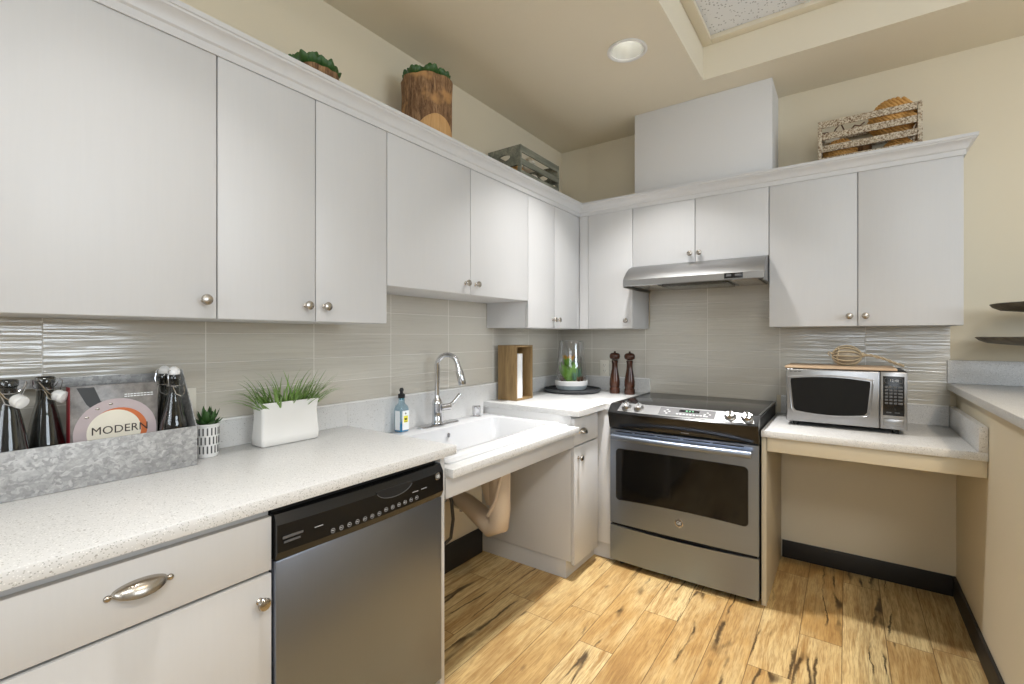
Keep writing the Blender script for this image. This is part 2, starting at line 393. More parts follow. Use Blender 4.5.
def tag(o, label=None, cat=None, group=None, kind=None):
    for k, v in (('label', label), ('category', cat), ('group', group), ('kind', kind)):
        if v: o[k] = v
    return o
def thing(name, label, cat, loc=(0, 0, 0), group=None):
    o = bpy.data.objects.new(name, None); COL.objects.link(o); o.location = loc; o.empty_display_size = .05
    return tag(o, label, cat, group)
def copy_tree(o, loc=None, label=None, parent=None):
    c = o.copy(); COL.objects.link(c)
    if parent is not None: c.parent = parent
    if loc is not None: c.location = loc
    if label: c['label'] = label
    for ch in list(o.children): copy_tree(ch, parent=c)
    return c
def text(body, size, origin, ux, uy, depth, mat, parent, name, spacing=1.0):
    """real lettering: a Text curve turned to mesh, laid along ux with up uy"""
    cu = bpy.data.curves.new(name, 'FONT'); cu.body = body; cu.size = size; cu.extrude = depth; cu.align_x = 'CENTER'; cu.align_y = 'CENTER'
    cu.space_character = spacing; cu.resolution_u = 3
    t = bpy.data.objects.new('tmp', cu); COL.objects.link(t)
    dg = bpy.context.evaluated_depsgraph_get(); me = bpy.data.meshes.new_from_object(t.evaluated_get(dg))
    bpy.data.objects.remove(t); bpy.data.curves.remove(cu)
    ux = Vector(ux).normalized(); uy = Vector(uy).normalized(); uz = ux.cross(uy)
    m = Matrix((ux, uy, uz)).transposed().to_4x4(); m.translation = Vector(origin)
    loc = Vector((0, 0, 0)); p = parent
    while p is not None: loc += p.location; p = p.parent
    me.transform(Matrix.Translation(-loc) @ m); me.materials.clear(); me.materials.append(M[mat]); me.name = name
    o = bpy.data.objects.new(name, me); COL.objects.link(o); o.parent = parent
    return o

# ------------------------------------------------------------------ dimensions (metres)
DU = .3126; DC = .657; ZU = 1.3445; ZUT = 2.112; ZC = 1.4948; ZF = 1.732
ZM = .905; ZS = .823; ZMW = .8456; TM = .032; H = 2.7056
RX0, RX1 = .6955, 1.4565

# ------------------------------------------------------------------ room shell
B().box(-.02, 5.25, -6.05, .05, -.05, 0).build('floor', 'floor', kind='structure')
B().box(-.12, 0, -6.05, .12, 0, 3.0).build('wall_left', 'wall', kind='structure')
B().box(0, 5.25, 0, .12, 0, 3.0).build('wall_back', 'wall', kind='structure')
# recess lining of the back wall under the microwave counter (stands a little proud)
b = B()   # right wall with a window opening
WY0, WY1, WZ0, WZ1 = -3.1, -1.25, 1.35, 2.6
b.box(5.2, 5.32, -6.05, WY0, 0, 3.0).box(5.2, 5.32, WY1, 0, 0, 3.0).box(5.2, 5.32, WY0, WY1, 0, WZ0).box(5.2, 5.32, WY0, WY1, WZ1, 3.0)
b.build('wall_right', 'far_wall', kind='structure')
VX0, VX1, VZ0, VZ1 = 1.2, 3.6, 1.5, 2.6  # opening for the added front window
b = B().box(0, VX0, -6.12, -6.0, 0, 3).box(VX1, 5.2, -6.12, -6.0, 0, 3).box(VX0, VX1, -6.12, -6.0, 0, VZ0).box(VX0, VX1, -6.12, -6.0, VZ1, 3)
b.build('wall_front', 'far_wall', kind='structure')
def window(name, pl, a0, a1, z0, z1, mull):
    root = thing(name, None, None); root['kind'] = 'structure'
    f = B(); g = B()
    def bx(bb, p0, p1, u0, u1, w0, w1, bev=.003):
        if pl == 'x': bb.box(p0, p1, u0, u1, w0, w1, bev)
        else: bb.box(u0, u1, p0, p1, w0, w1, bev)
    P = 5.23 if pl == 'x' else -6.09
    bx(f, P, P + .06, a0, a0 + .05, z0, z1); bx(f, P, P + .06, a1 - .05, a1, z0, z1)
    bx(f, P, P + .06, a0 + .05, a1 - .05, z0, z0 + .05); bx(f, P, P + .06, a0 + .05, a1 - .05, z1 - .05, z1)
    for m in mull: bx(f, P, P + .06, m - .03, m + .03, z0 + .05, z1 - .05)
    bx(g, P + .028, P + .032, a0 + .05, a1 - .05, z0 + .05, z1 - .05, 0)
    f.build('window_frame', 'window_frame', root); g.build('pane', 'glass', root)
window('window_1', 'x', WY0, WY1, WZ0, WZ1, [-1.985])
window('fill_window_2', 'y', VX0, VX1, VZ0, VZ1, [2.7])  # unseen front window added to bring in fill light

# ceiling with a raised coffer; the recessed lamps sit in square cut-outs closed by a ring plate
CANS = [(.912, -.968), (.912, -2.75)]
XC, YC = 1.149, -.461
b = B(); hs = .13
ys = [-6.05] + [v for c in sorted(CANS, key=lambda c: c[1]) for v in (c[1] - hs, c[1] + hs)] + [0]
for y0, y1 in ((ys[0], ys[1]), (ys[2], ys[3]), (ys[4], ys[5])): b.box(0, XC, y0, y1, H, H + .3)
for cx, cy in CANS:
    b.box(0, cx - hs, cy - hs, cy + hs, H, H + .3); b.box(cx + hs, XC, cy - hs, cy + hs, H, H + .3)
    n = 40; ci = [b.bm.verts.new((cx + .078 * math.cos(2 * PI * i / n), cy + .078 * math.sin(2 * PI * i / n), H)) for i in range(n)]
    sq = []
    for i in range(n):
        a = 2 * PI * i / n; k = hs / max(abs(math.cos(a)), abs(math.sin(a))); sq.append(b.bm.verts.new((cx + k * math.cos(a), cy + k * math.sin(a), H)))
    for i in range(n): b.bm.faces.new((ci[i], ci[(i + 1) % n], sq[(i + 1) % n], sq[i]))
b.box(XC, 5.2, YC, 0, H, H + .3); b.box(4.75, 5.2, -6.05, YC, H, H + .3); b.box(XC, 4.75, -6.05, -5.5, H, H + .3)
b.build('ceiling', 'ceil', kind='structure')
ZT = 2.886
B().box(XC, 4.75, -5.5, YC, ZT + .025, ZT + .045).build('ceiling', 'acoustic', kind='structure')   # mineral board
b = B()
for i in range(1, 6):
    x = XC + .61 * i - .12; b.box(x - .012, x + .012, -5.5, YC - .05, ZT + .017, ZT + .0249)
for i in range(1, 9):
    y = YC - .61 * i + .10; b.box(XC + .05, 4.75, y - .012, y + .012, ZT + .016, ZT + .0248)
b.build('trim_5', 'window_frame', kind='structure')
b = B().box(XC + .001, XC + .052, -5.5, YC - .001, ZT, ZT + .024, .002).box(XC + .053, 4.75, YC - .052, YC - .001, ZT, ZT + .024, .002)
b.build('trim_4', 'ceil', kind='structure')

# baseboards
B().box(.001, .013, -1.95, -.985, 0, .15, .002).build('baseboard_left', 'base', kind='structure')
B().box(1.486, 2.226, -.013, -.001, 0, .10, .002).build('baseboard_back', 'base', kind='structure')
XH = 2.240
B().box(XH - .013, XH - .001, -3.3, -.001, 0, .10, .002).build('baseboard_right', 'base', kind='structure')

# partition (half wall) on the right and the ledge on it
B().box(XH, XH + .13, -3.3, -.0005, 0, 1.028).build('wall_partition', 'wall', kind='structure')  # unseen near length extended to block window light
led = thing('bar_counter', 'high speckled stone bar ledge capping the half wall on the right', 'counter', (2.5, -1, 1.028))
B().box(2.205, 2.86, -3.36, -.001, 1.028, 1.060, .0025).build('countertop', 'quartz', led)
B().box(2.205, 2.86, -.021, -.001, 1.0605, 1.176, .002).build('backsplash', 'quartz', led)

# tiled backsplash
b = B().box(.0005, .008, -3.20, -.0085, 1.0075, 1.52, 0); b.build('trim_1', 'tile_y', kind='structure')
b = B().box(.0005, RX0, .0 - .008, -.0005, 1.0075, 1.36).box(RX0, RX1, -.008, -.0005, .88, 1.76).box(RX1, 2.216, -.008, -.0005, .9495, 1.36)
b.build('trim_2', 'tile_x', kind='structure')

# ------------------------------------------------------------------ hardware
def knob(parent, o, ax, sc=1.0, name='knob'):
    b = B().lathe([(.0085, 0), (.0085, .002), (.0055, .005), (.005, .014), (.009, .017), (.0145, .020), (.0155, .024), (.013, .0285), (.007, .0305), (0, .031)], o, ax, 20)
    return b.build(name, 'nickel', parent)
def cup_pull(parent, o, w=.05):
    """half-shell bin pull on an x-facing front, lens shaped, open below, with a screw lug each side"""
    bm = B(); n = 22; m = 8; ox, oy, oz = o; T = .002
    for sgn in (0, 1):
        rows = []
        for j in range(m + 1):
            a = PI * .5 * j / m
            row = []
            for i in range(n + 1):
                t = -1 + 2 * i / n; k = math.sqrt(max(0, 1 - t * t)) ** 1.15
                r = 1 - .07 * sgn
                row.append(bm.bm.verts.new((ox + .026 * k * math.cos(a) * r + .0005, oy + t * w, oz + .030 * k * (math.sin(a) - .5) * r)))
            rows.append(row)
        for j in range(m):
            for i in range(n):
                bm.bm.faces.new((rows[j][i], rows[j][i + 1], rows[j + 1][i + 1], rows[j + 1][i]))
        if sgn == 0:
            outer = rows
        else:
            for i in range(n): bm.bm.faces.new((outer[0][i], outer[0][i + 1], rows[0][i + 1], rows[0][i]))
    # lower lip
    for s in (-1, 1):
        bm.lathe([(.0065, 0), (.0065, .003), (.004, .0055), (0, .006)], (ox, oy + s * (w + .004), oz - .004), (1, 0, 0), 14)
    bmesh.ops.remove_doubles(bm.bm, verts=bm.bm.verts[:], dist=.00005)
    return bm.build('cup_handle', 'nickel', parent, ang=60)

# ------------------------------------------------------------------ wall cabinets
CABG = 'white wall cabinets'
def wall_cab(side, a0, a1, z0, label, doors, knobs):
    g = .0012
    mid = (a0 + a1) / 2
    root = thing('wall_cabinet', label, 'cabinet', (DU / 2, mid, z0) if side == 'L' else (mid, -DU / 2, z0), CABG)
    b = B()
    if side == 'L': b.box(.0095, DU - .021, a0 + g, a1 - g, z0, 2.118, .0015)
    else: b.box(a0 + g, a1 - g, -DU + .021, -.0095, z0, 2.118, .0015)
    b.build('cabinet_body', 'cab', root)
    for (d0, d1), k in zip(doors, knobs):
        b = B()
        if side == 'L': b.box(DU - .0195, DU, d0 + .0018, d1 - .0018, z0 + .001, ZUT, .0015)
        else: b.box(d0 + .0018, d1 - .0018, -DU, -DU + .0195, z0 + .001, ZUT, .0015)
        d = b.build('door', 'cab', root)
        if side == 'L': knob(d, (DU, k, z0 + .053), (1, 0, 0))
        else: knob(d, (k, -DU, z0 + .05), (0, -1, 0))
    return root
y1, y2, y3, y4, y5 = -2.5741, -2.2645, -1.9571, -1.449, -.944
wall_cab('L', -3.126, y1, ZU, 'white wall cabinet at the far left with one wide door, above the galvanized caddy', [(-3.126, y1)], [-2.609])
wall_cab('L', y1, y3, ZU, 'white double-door wall cabinet over the white grass planter and dishwasher', [(y1, y2), (y2, y3)], [-2.300, -2.231])
wall_cab('L', y3, y5, ZC, 'white double-door wall cabinet with raised underside above the sink', [(y3, y4), (y4, y5)], [-1.486, -1.412])
wall_cab('L', y5, -.34, ZU, 'white wall cabinet on the left wall beside the inner corner, above the wooden paper holder', [(y5, -.642), (-.642, -.34)], [-.668, -.616])
wall_cab('B', .378, .6895, ZU, 'narrow single-door white wall cabinet between inner corner and range hood', [(.378, .6895)], [.649])
wall_cab('B', .6895, 1.4533, ZF, 'short double-door white wall cabinet directly above the range hood', [(.6895, 1.0692), (1.0692, 1.4533)], [1.043, 1.096])
wall_cab('B', 1.4533, 2.2223, ZU, 'white double-door wall cabinet above the microwave', [(1.4533, 1.8397), (1.8397, 2.2223)], [1.806, 1.870])
B().box(DU - .03, DU - .004, -.3385, -DU + .004, ZU + .001, 2.118).box(DU + .0005, .3765, -DU + .004, -DU + .022, ZU + .001, 2.118).box(.01, .29, -.3385, -.01, ZU + .001, 2.118).box(.29, .3765, -.28, -.01, ZU + .001, 2.118).build('corner_filler', 'cab', label='white filler post closing the inner corner between wall cabinets', cat='cabinet filler')
# crown moulding swept along both runs, mitred
def crown():
    prof = [(.0008, 2.103), (.006, 2.103), (.006, 2.126), (.012, 2.131), (.014, 2.140), (.019, 2.150), (.027, 2.158), (.035, 2.163), (.037, 2.168), (.041, 2.170), (.041, 2.184), (-.02, 2.184), (-.02, 2.119), (.0008, 2.119)]
    b = B(); f = DU; XE = 2.2223
    def ring(fn): return [b.bm.verts.new((*fn(o), z)) for o, z in prof]
    rs = [ring(lambda o: (f + o, -3.126)), ring(lambda o: (f + o, -f - o)), ring(lambda o: (XE + o, -f - o)), ring(lambda o: (XE + o, -.001))]
    for A, C in zip(rs, rs[1:]):
        n = len(prof)
        for i in range(n): b.bm.faces.new((A[i], A[(i + 1) % n], C[(i + 1) % n], C[i]))
    b.bm.faces.new(rs[0]); b.bm.faces.new(rs[-1][::-1])
    b.build('trim_3', 'cab', kind='structure', ang=25)
crown()
# boxed duct above the cabinets
t = thing('vent_duct_cover', 'white boxed-in vent chase rising from the cabinets to the ceiling above the hood', 'duct cover', (1.08, -.14, 2.13))
b = B().box(.6903, 1.4648, -.2796, -.2616, 2.1195, H - .001, .001); b.build('front_panel', 'panel', t)
b = B().box(.6903, .7083, -.2614, -.001, 2.1195, H - .001); b.build('side_panel', 'panel', t)
b = B().box(1.4468, 1.4648, -.2614, -.001, 2.1195, H - .001); b.build('side_panel', 'panel', t)

# ------------------------------------------------------------------ counters
t = thing('countertop', 'long pale speckled countertop on the left above the dishwasher', 'countertop', (.33, -2.5, ZM - TM))
B().box(.0015, DC, -3.14, -1.9299, ZM - TM, ZM, .0025).build('worktop', 'quartz', t)
b = B().box(.0012, .0215, -3.14, -1.9299, ZM + .0005, 1.0); b.build('backsplash', 'quartz', t)
B().box(.0012, .022, -3.14, -1.93, 1.0005, 1.007, .0015).build('edge_strip', 'edge', t)
t = thing('sink_counter', 'lower speckled counter section holding the white sink', 'countertop', (.33, -1.45, ZS - TM))
SX0, SX1, SY0, SY1 = .115, .560, -1.865, -1.045
b = B().box(.0225, SX0, -1.9285, -.9885, ZS - TM, ZS).box(SX1, DC + .004, -1.953, -.9885, ZS - TM, ZS, .002).box(SX0, SX1, -1.9285, SY0, ZS - TM, ZS).box(SX0, SX1, SY1, -.9885, ZS - TM, ZS)
b.build('worktop', 'quartz', t)
B().box(.0012, .0215, -1.929, -.9885, ZS - TM, 1.0).build('backsplash', 'quartz', t)
B().box(.0012, .022, -1.929, -.9885, 1.0005, 1.007, .0015).build('edge_strip', 'edge', t)
B().box(.605, .627, -1.954, -.9805, .712, ZS - TM - .001, .001).build('apron', 'cab', t)
t = thing('corner_counter', 'raised pale speckled corner counter between the sink and the range', 'countertop', (.33, -.5, ZM - TM))
b = B().prism([(.0015, -.0015), (.0015, -.9879), (DC, -.9879), (DC, -.66), (RX0 - .002, -.66), (RX0 - .002, -.0015)], ZM - TM, ZM, 'z', .0015)
b.build('worktop', 'quartz', t)
b = B().box(.0012, .0215, -.9879, -.001, ZM + .0005, 1.0).box(.022, RX0 - .001, -.0215, -.001, ZM + .0005, 1.0); b.build('backsplash', 'quartz', t)
b = B().box(.0012, .022, -.9879, -.0225, 1.0005, 1.007, .0015).box(.0012, RX0 - .001, -.022, -.001, 1.0005, 1.007, .0015).box(RX0 - .003, RX0 + .002, -.0225, -.009, ZM + .001, 1.007); b.build('edge_strip', 'edge', t)
t = thing('low_counter', 'low speckled counter carrying the microwave, on a beige apron', 'countertop', (1.85, -.33, ZMW - TM))
B().box(1.4605, 2.2385, -.664, -.001, ZMW - TM, ZMW, .0025).build('worktop', 'quartz', t)
b = B().box(1.4805, 2.21, -.0215, -.001, ZMW + .0005, .942); b.build('backsplash', 'quartz', t)
b = B().box(2.211, 2.2385, -.662, -.001, ZMW + .0005, .946, .002); b.build('side_splash', 'quartz', t)
B().box(1.4805, 2.21, -.022, -.001, .9425, .949, .0015).build('edge_strip', 'edge', t)
B().box(1.485, 2.2385, -.645, -.625, .745, ZMW - TM - .001, .001).build('apron', 'wall', t)
B().box(1.4605, 1.4815, -.645, -.015, 0.0005, ZMW - TM - .001, .001).build('end_panel', plain('warm_white_panel', rgb(196, 186, 164), .5, var=.01), t)

# ------------------------------------------------------------------ base cabinets
t = thing('base_cabinet', 'white base cabinet with one drawer and one door left of the dishwasher', 'cabinet', (.31, -2.855, 0))
B().box(.001, .61, -3.126, -2.5805, .10, ZM - TM - .001, .001).box(.001, .55, -3.126, -2.5805, .0005, .10).build('cabinet_body', 'cab', t)
d = B().box(.6115, .631, -3.122, -2.5830, .716, .848, .0015).build('drawer', 'cab', t)
cup_pull(d, (.631, -2.850, .792), .048)
d = B().box(.6115, .631, -3.122, -2.5830, .104, .708, .0015).build('door', 'cab', t)
knob(d, (.631, -2.612, .650), (1, 0, 0))
t = thing('base_cabinet', 'white corner base cabinet with small drawer and door, right of the open sink space', 'cabinet', (.31, -.8, 0))
B().box(.001, .605, -.9785, -.0235, .10, ZM - TM - .001, .001).box(.605, .6925, -.655, -.03, .10, ZM - TM - .001, .001).build('cabinet_body', 'cab', t)
B().box(.001, .572, -.970, -.6, .0005, .0995).box(.572, .6925, -.625, -.5, .0005, .0995).build('toe_kick', 'cab', t)
d = B().box(.6065, .626, -.9765, -.690, .715, .857, .0015).build('drawer', 'cab', t)
cup_pull(d, (.626, -.880, .785), .036)
d = B().box(.6065, .626, -.9765, -.690, .085, .707, .0015).build('door', 'cab', t)
knob(d, (.626, -.935, .648), (1, 0, 0))
# white end panel closing the dishwasher bay
B().box(.03, .632, -1.9885, -1.967, .0005, ZM - TM - .001, .001).build('end_panel', 'cab', label='white upright end panel between the dishwasher and the open sink space', cat='panel')

# ------------------------------------------------------------------ dishwasher
DY0, DY1 = -2.5780, -1.9905
t = thing('dishwasher', 'stainless steel dishwasher with a black control panel under the long counter', 'dishwasher', (.33, -2.28, 0))
B().box(.03, .612, DY0 + .004, DY1 - .004, .09, .868).build('tub', 'gap_shade', t)
B().box(.05, .56, DY0 + .004, DY1 - .004, .0005, .0895).build('toe_panel', 'blackm', t)
d = B().box(.6125, .642, DY0, DY1, .10, .736, .004).build('door', 'steel_dw', t)
# black control panel, slightly bowed
b = B(); n = 16; sec = []
for i in range(n + 1):
    y = DY0 + (DY1 - DY0) * i / n; s = 1 - (2 * i / n - 1) ** 2
    fx = .646 + .012 * s
    sec.append([b.bm.verts.new(p) for p in ((.613, y, .738), (fx - .006, y, .738), (fx + .003, y, .758), (fx + .002, y, .826), (fx - .012, y, .850), (.613, y, .850))])
for A, C in zip(sec, sec[1:]):
    for i in range(6): b.bm.faces.new((A[i], A[(i + 1) % 6], C[(i + 1) % 6], C[i]))
b.bm.faces.new(sec[0]); b.bm.faces.new(sec[-1][::-1])
cp = b.build('control_panel', 'black', t, ang=25)
def pxf(y): i = (y - DY0) / (DY1 - DY0); return .646 + .012 * (1 - (2 * i - 1) ** 2) + .0035
# curved pocket handle
b = B(); n = 14; c0 = -2.215; pts = []
for i in range(n + 1):
    a = -PI + PI * i / n; pts.append((c0 + .070 * math.cos(a), .832 + .030 * math.sin(a)))
vs = [b.bm.verts.new((.6605, y, z)) for y, z in pts]; b.bm.faces.new(vs)
r = bmesh.ops.extrude_face_region(b.bm, geom=b.bm.faces[:]); bmesh.ops.translate(b.bm, verts=[v for v in r['geom'] if isinstance(v, bmesh.types.BMVert)], vec=(-.008, 0, 0))
b.build('pocket_handle', 'gap_shade', cp)  # solid dark plate drawn as the shaded handle hollow
b = B().tube([(.6608, y, z) for y, z in pts[1:-1]], .0011, 6); b.build('handle_rim', 'mid_grey', cp)
b = B(); b.box(pxf(-2.54) - .001, pxf(-2.54) + .001, -2.566, -2.512, .790, .796).box(pxf(-2.54) - .001, pxf(-2.54) + .0012, -2.563, -2.52, .779, .784)
b.build('vent_slot', 'mid_grey', cp)
for i in range(13):
    b = B()
    y = -2.43 + i * .0255; z = .768 + (.004 if i > 6 else 0)
    b.tube([(pxf(y) + .0006, y + .006 * math.cos(2 * PI * k / 12), z + .006 * math.sin(2 * PI * k / 12)) for k in range(12)], .0005, 4, closed=True)
    b.box(pxf(y) - .001, pxf(y) + .0004, y - .003, y + .003, z - .001, z + .001); b.build('key_marking', 'grey_mark', cp)
for y in (-2.47, -2.09, -2.13): B().box(pxf(y) - .001, pxf(y) + .0004, y - .012, y + .012, .792, .7935).build('key_marking', 'grey_mark', cp)
def badge(parent, o, ux, uy, r):
    ux, uy = Vector(ux), Vector(uy); n = ux.cross(uy)
    b = B().lathe([(r, 0), (r, .001), (r * .86, .0014), (r * .84, .0008), (0, .0008)], o, n, 28); bd = b.build('brand_badge', 'chrome', parent)
    b = B().lathe([(r * .8, 0.0009), (0, .0011)], o, n, 24, caps=True); b.build('badge_face', 'mid_grey', bd)
    text('GE', r * 1.0, Vector(o) + n * .0016, ux, uy, .0003, 'label', bd, 'badge_lettering', .85)
badge(cp, (pxf(-2.016) + .0005, -2.022, .815), (0, 1, 0), (0, 0, 1), .0125)

# ------------------------------------------------------------------ sink
t = thing('sink', 'white enamel drop-in sink with a wide stepped rim', 'sink', (.34, -1.45, ZS))
def rrect(x0, x1, y0, y1, r, z, n=6):
    pts = []
    for cx, cy, a0 in ((x1 - r, y1 - r, 0), (x0 + r, y1 - r, 90), (x0 + r, y0 + r, 180), (x1 - r, y0 + r, 270)):
        for i in range(n + 1): a = R(a0 + 90 * i / n); pts.append((cx + r * math.cos(a), cy + r * math.sin(a), z))
    return pts
def loft(b, rings, cap_last=True, cap_first=False):
    V = [[b.bm.verts.new(p) for p in r] for r in rings]
    for A, C in zip(V, V[1:]):
        n = len(A)
        for i in range(n): b.bm.faces.new((A[i], A[(i + 1) % n], C[(i + 1) % n], C[i]))
    if cap_last: b.bm.faces.new(V[-1])
    if cap_first: b.bm.faces.new(V[0][::-1])
    return b
b = loft(B(), [rrect(.030, .605, -1.917, -1.003, .02, ZS + .0006), rrect(.030, .605, -1.917, -1.003, .02, ZS + .006), rrect(.033, .601, -1.913, -1.007, .02, ZS + .009),
    rrect(.040, .575, -1.899, -1.022, .03, ZS + .010), rrect(.043, .571, -1.895, -1.026, .03, ZS + .018), rrect(.048, .566, -1.89, -1.031, .03, ZS + .0205),
    rrect(.165, .535, -1.825, -1.075, .045, ZS + .0205), rrect(.170, .530, -1.82, -1.08, .045, ZS + .017), rrect(.180, .520, -1.80, -1.10, .05, ZS - .10), rrect(.21, .49, -1.76, -1.14, .06, ZS - .165),
    rrect(.30, .42, -1.47, -1.35, .05, ZS - .172)], True)
b.build('basin', 'sink', t, ang=50)
B().lathe([(.045, 0), (.045, .002), (.03, .004), (0, .001)], (.36, -1.41, ZS - .171), seg=24).build('drain_strainer', 'chrome', t)
B().lathe([(.011, 0), (.011, .0015), (.006, .002), (0, .0012)], (.1815, -1.462, ZS - .02), (1, 0, .15), 18).build('overflow_ring', 'chrome', t)
ZR = ZS + .021
# faucet
FY = -1.455; FX = .095
t = thing('faucet', 'chrome pull-down gooseneck faucet on a long deck plate behind the sink', 'faucet', (FX, FY, ZR))
loft(B(), [rrect(FX - .030, FX + .030, FY - .128, FY + .150, .029, ZR), rrect(FX - .030, FX + .030, FY - .128, FY + .150, .029, ZR + .004), rrect(FX - .024, FX + .024, FY - .122, FY + .144, .023, ZR + .008)], True, True).build('deck_plate', 'chrome', t)
B().lathe([(.029, .008), (.029, .014), (.025, .02), (.024, .10), (.026, .104), (.026, .112), (.022, .125), (.014, .140), (.0125, .15)], (FX, FY, ZR), seg=28).build('body', 'chrome', t)
pts = []; za = 1.100
dr = Vector((.93, .36, 0)).normalized(); rr = .056
pts.append(Vector((FX, FY, ZR + .14))); pts.append(Vector((FX, FY, 1.0)))
for i in range(15):
    a = PI - (PI - R(8)) * i / 14
    pts.append(Vector((FX, FY, za + .045)) + dr * (rr + rr * math.cos(a)) + Vector((0, 0, rr * math.sin(a))))
B().tube(pts, .0125, 16).build('spout', 'chrome', t)
e = pts[-1]; d_ = (pts[-1] - pts[-2]).normalized()
B().lathe([(.0125, -.004), (.0135, .0), (.0145, .02), (.0185, .035), (.020, .098), (.0175, .105), (.0, .103)], e, d_, 24).build('spray_head', 'chrome', t)
b = B().cyl((FX + .015, FY + .012, ZR + .088), (FX + .032, FY + .062, ZR + .090), .0165, .0165, 20)
b.tube([(FX + .03, FY + .055, ZR + .094), (FX + .038, FY + .08, ZR + .108), (FX + .044, FY + .10, ZR + .130), (FX + .05, FY + .118, ZR + .148)], [.010, .009, .0085, .010], 12)
b.build('lever', 'chrome', t)
B().lathe([(.03, 0.0), (.03, .004), (.023, .006), (.0225, .036), (.024, .038), (.024, .056), (.02, .060), (0, .060)], (.088, -1.135, ZR), seg=28).build('air_gap_cap', 'chrome', label='small chrome air gap cap on the sink rim by the corner counter', cat='sink fitting')
# soap bottle
SB = (.070, -1.668, ZR)
t = thing('soap_bottle', 'clear blue soap bottle with white label and black pump cap by the faucet', 'bottle', SB)
def srect(hx, hy, z, n=6): return [(SB[0] + p[0], SB[1] + p[1], SB[2] + z) for p in rrect(-hx, hx, -hy, hy, min(hx, hy) * .55, 0, n)]
loft(B(), [srect(.026, .026, 0), srect(.028, .028, .003), srect(.028, .028, .105), srect(.025, .025, .118), srect(.013, .013, .134), srect(.0115, .0115, .165)], True, True).build('bottle_body', 'blueglass', t)
loft(B(), [srect(.025, .025, .002), srect(.0262, .0262, .004), srect(.0262, .0262, .040)], True, True).build('liquid', 'soap', t)
B().lathe([(.0105, .150), (.0105, .163), (.007, .150)], SB, seg=16).build('neck_insert', 'teal', t)
lb = Matrix.Translation(SB) @ Matrix.Rotation(0, 4, 'Z')
b = B().box(SB[0] + .0284, SB[0] + .0290, SB[1] - .020, SB[1] + .020, SB[2] + .010, SB[2] + .100).box(SB[0] - .012, SB[0] + .020, SB[1] - .0290, SB[1] - .0284, SB[2] + .010, SB[2] + .100); lbl = b.build('label_sticker', 'label', t)
b = B().box(SB[0] + .0291, SB[0] + .0294, SB[1] - .013, SB[1] + .013, SB[2] + .045, SB[2] + .076); b.build('label_print', 'yellow', lbl)
b = B().box(SB[0] + .0295, SB[0] + .0297, SB[1] - .009, SB[1] + .009, SB[2] + .062, SB[2] + .065).box(SB[0] + .0295, SB[0] + .0297, SB[1] - .006, SB[1] + .006, SB[2] + .056, SB[2] + .0615).box(SB[0] + .0295, SB[0] + .0297, SB[1] - .008, SB[1] + .008, SB[2] + .048, SB[2] + .050).ball((SB[0] + .0292, SB[1], SB[2] + .087), .004, 10, (.1, 1, 1)); b.build('label_mark', 'ink', lbl)
B().lathe([(.0155, .158), (.0165, .16), (.0165, .176), (.009, .179), (.007, .186), (.0095, .190), (.0105, .197), (.007, .205), (0, .207)], SB, seg=20).build('pump_cap', 'blackm', t)

# ------------------------------------------------------------------ under the sink: trap cover, hose, valve
t = thing('pipe_cover', 'greige moulded plastic cover around the drain trap under the sink', 'pipe cover', (.30, -1.33, .3))
pts = [(.40, -1.335, .650), (.402, -1.335, .55), (.405, -1.335, .44), (.398, -1.335, .372), (.35, -1.333, .352), (.28, -1.33, .385), (.19, -1.326, .425), (.11, -1.32, .445), (.07, -1.318, .45)]
B().tube(pts, [.056, .054, .052, .053, .056, .052, .046, .042, .042], 24).build('lower_shell', 'pipecover', t, ang=60)
b = B().tube([(.33, -1.335, .640), (.345, -1.335, .56), (.372, -1.335, .47)], [.050, .048, .042], 20); b.build('upper_flap', 'pipecover', t)
b = B().tube([(.44, -1.372, .635), (.415, -1.392, .50), (.37, -1.388, .42)], .009, 8); b.build('seam_rib', 'pipecover', t)
B().lathe([(.055, 0), (.055, .006), (.035, .016), (.03, .05)], (.0145, -1.318, .45), (1, 0, 0), 24, sx=1).build('wall_flange', 'chrome', t)
t = thing('supply_valve', 'chrome water shutoff valve with braided line under the sink', 'valve', (.05, -1.24, .33))
B().cyl((.001, -1.24, .35), (.07, -1.24, .35), .008).cyl((.07, -1.24, .335), (.07, -1.24, .375), .013).cyl((.075, -1.24, .35), (.10, -1.24, .35), .006).build('valve_body', 'chrome', t)
B().ball((.106, -1.24, .35), .02, 16, (.35, 1, .7)).build('valve_handle', 'plug', t)
B().tube([(.07, -1.24, .375), (.075, -1.235, .42), (.09, -1.23, .50), (.10, -1.23, .60), (.10, -1.23, .64)], .005, 8).build('supply_line', 'chrome', t)
B().tube([(.06, -1.60, .66), (.10, -1.50, .62), (.12, -1.42, .54), (.12, -1.375, .44), (.12, -1.362, .34), (.12, -1.38, .25), (.10, -1.46, .20), (.06, -1.60, .18), (.04, -1.80, .17), (.032, -1.94, .17)], .009, 12).build('drain_hose', 'hose', label='dark grey hose looping down under the sink beside the greige pipe cover', cat='hose')

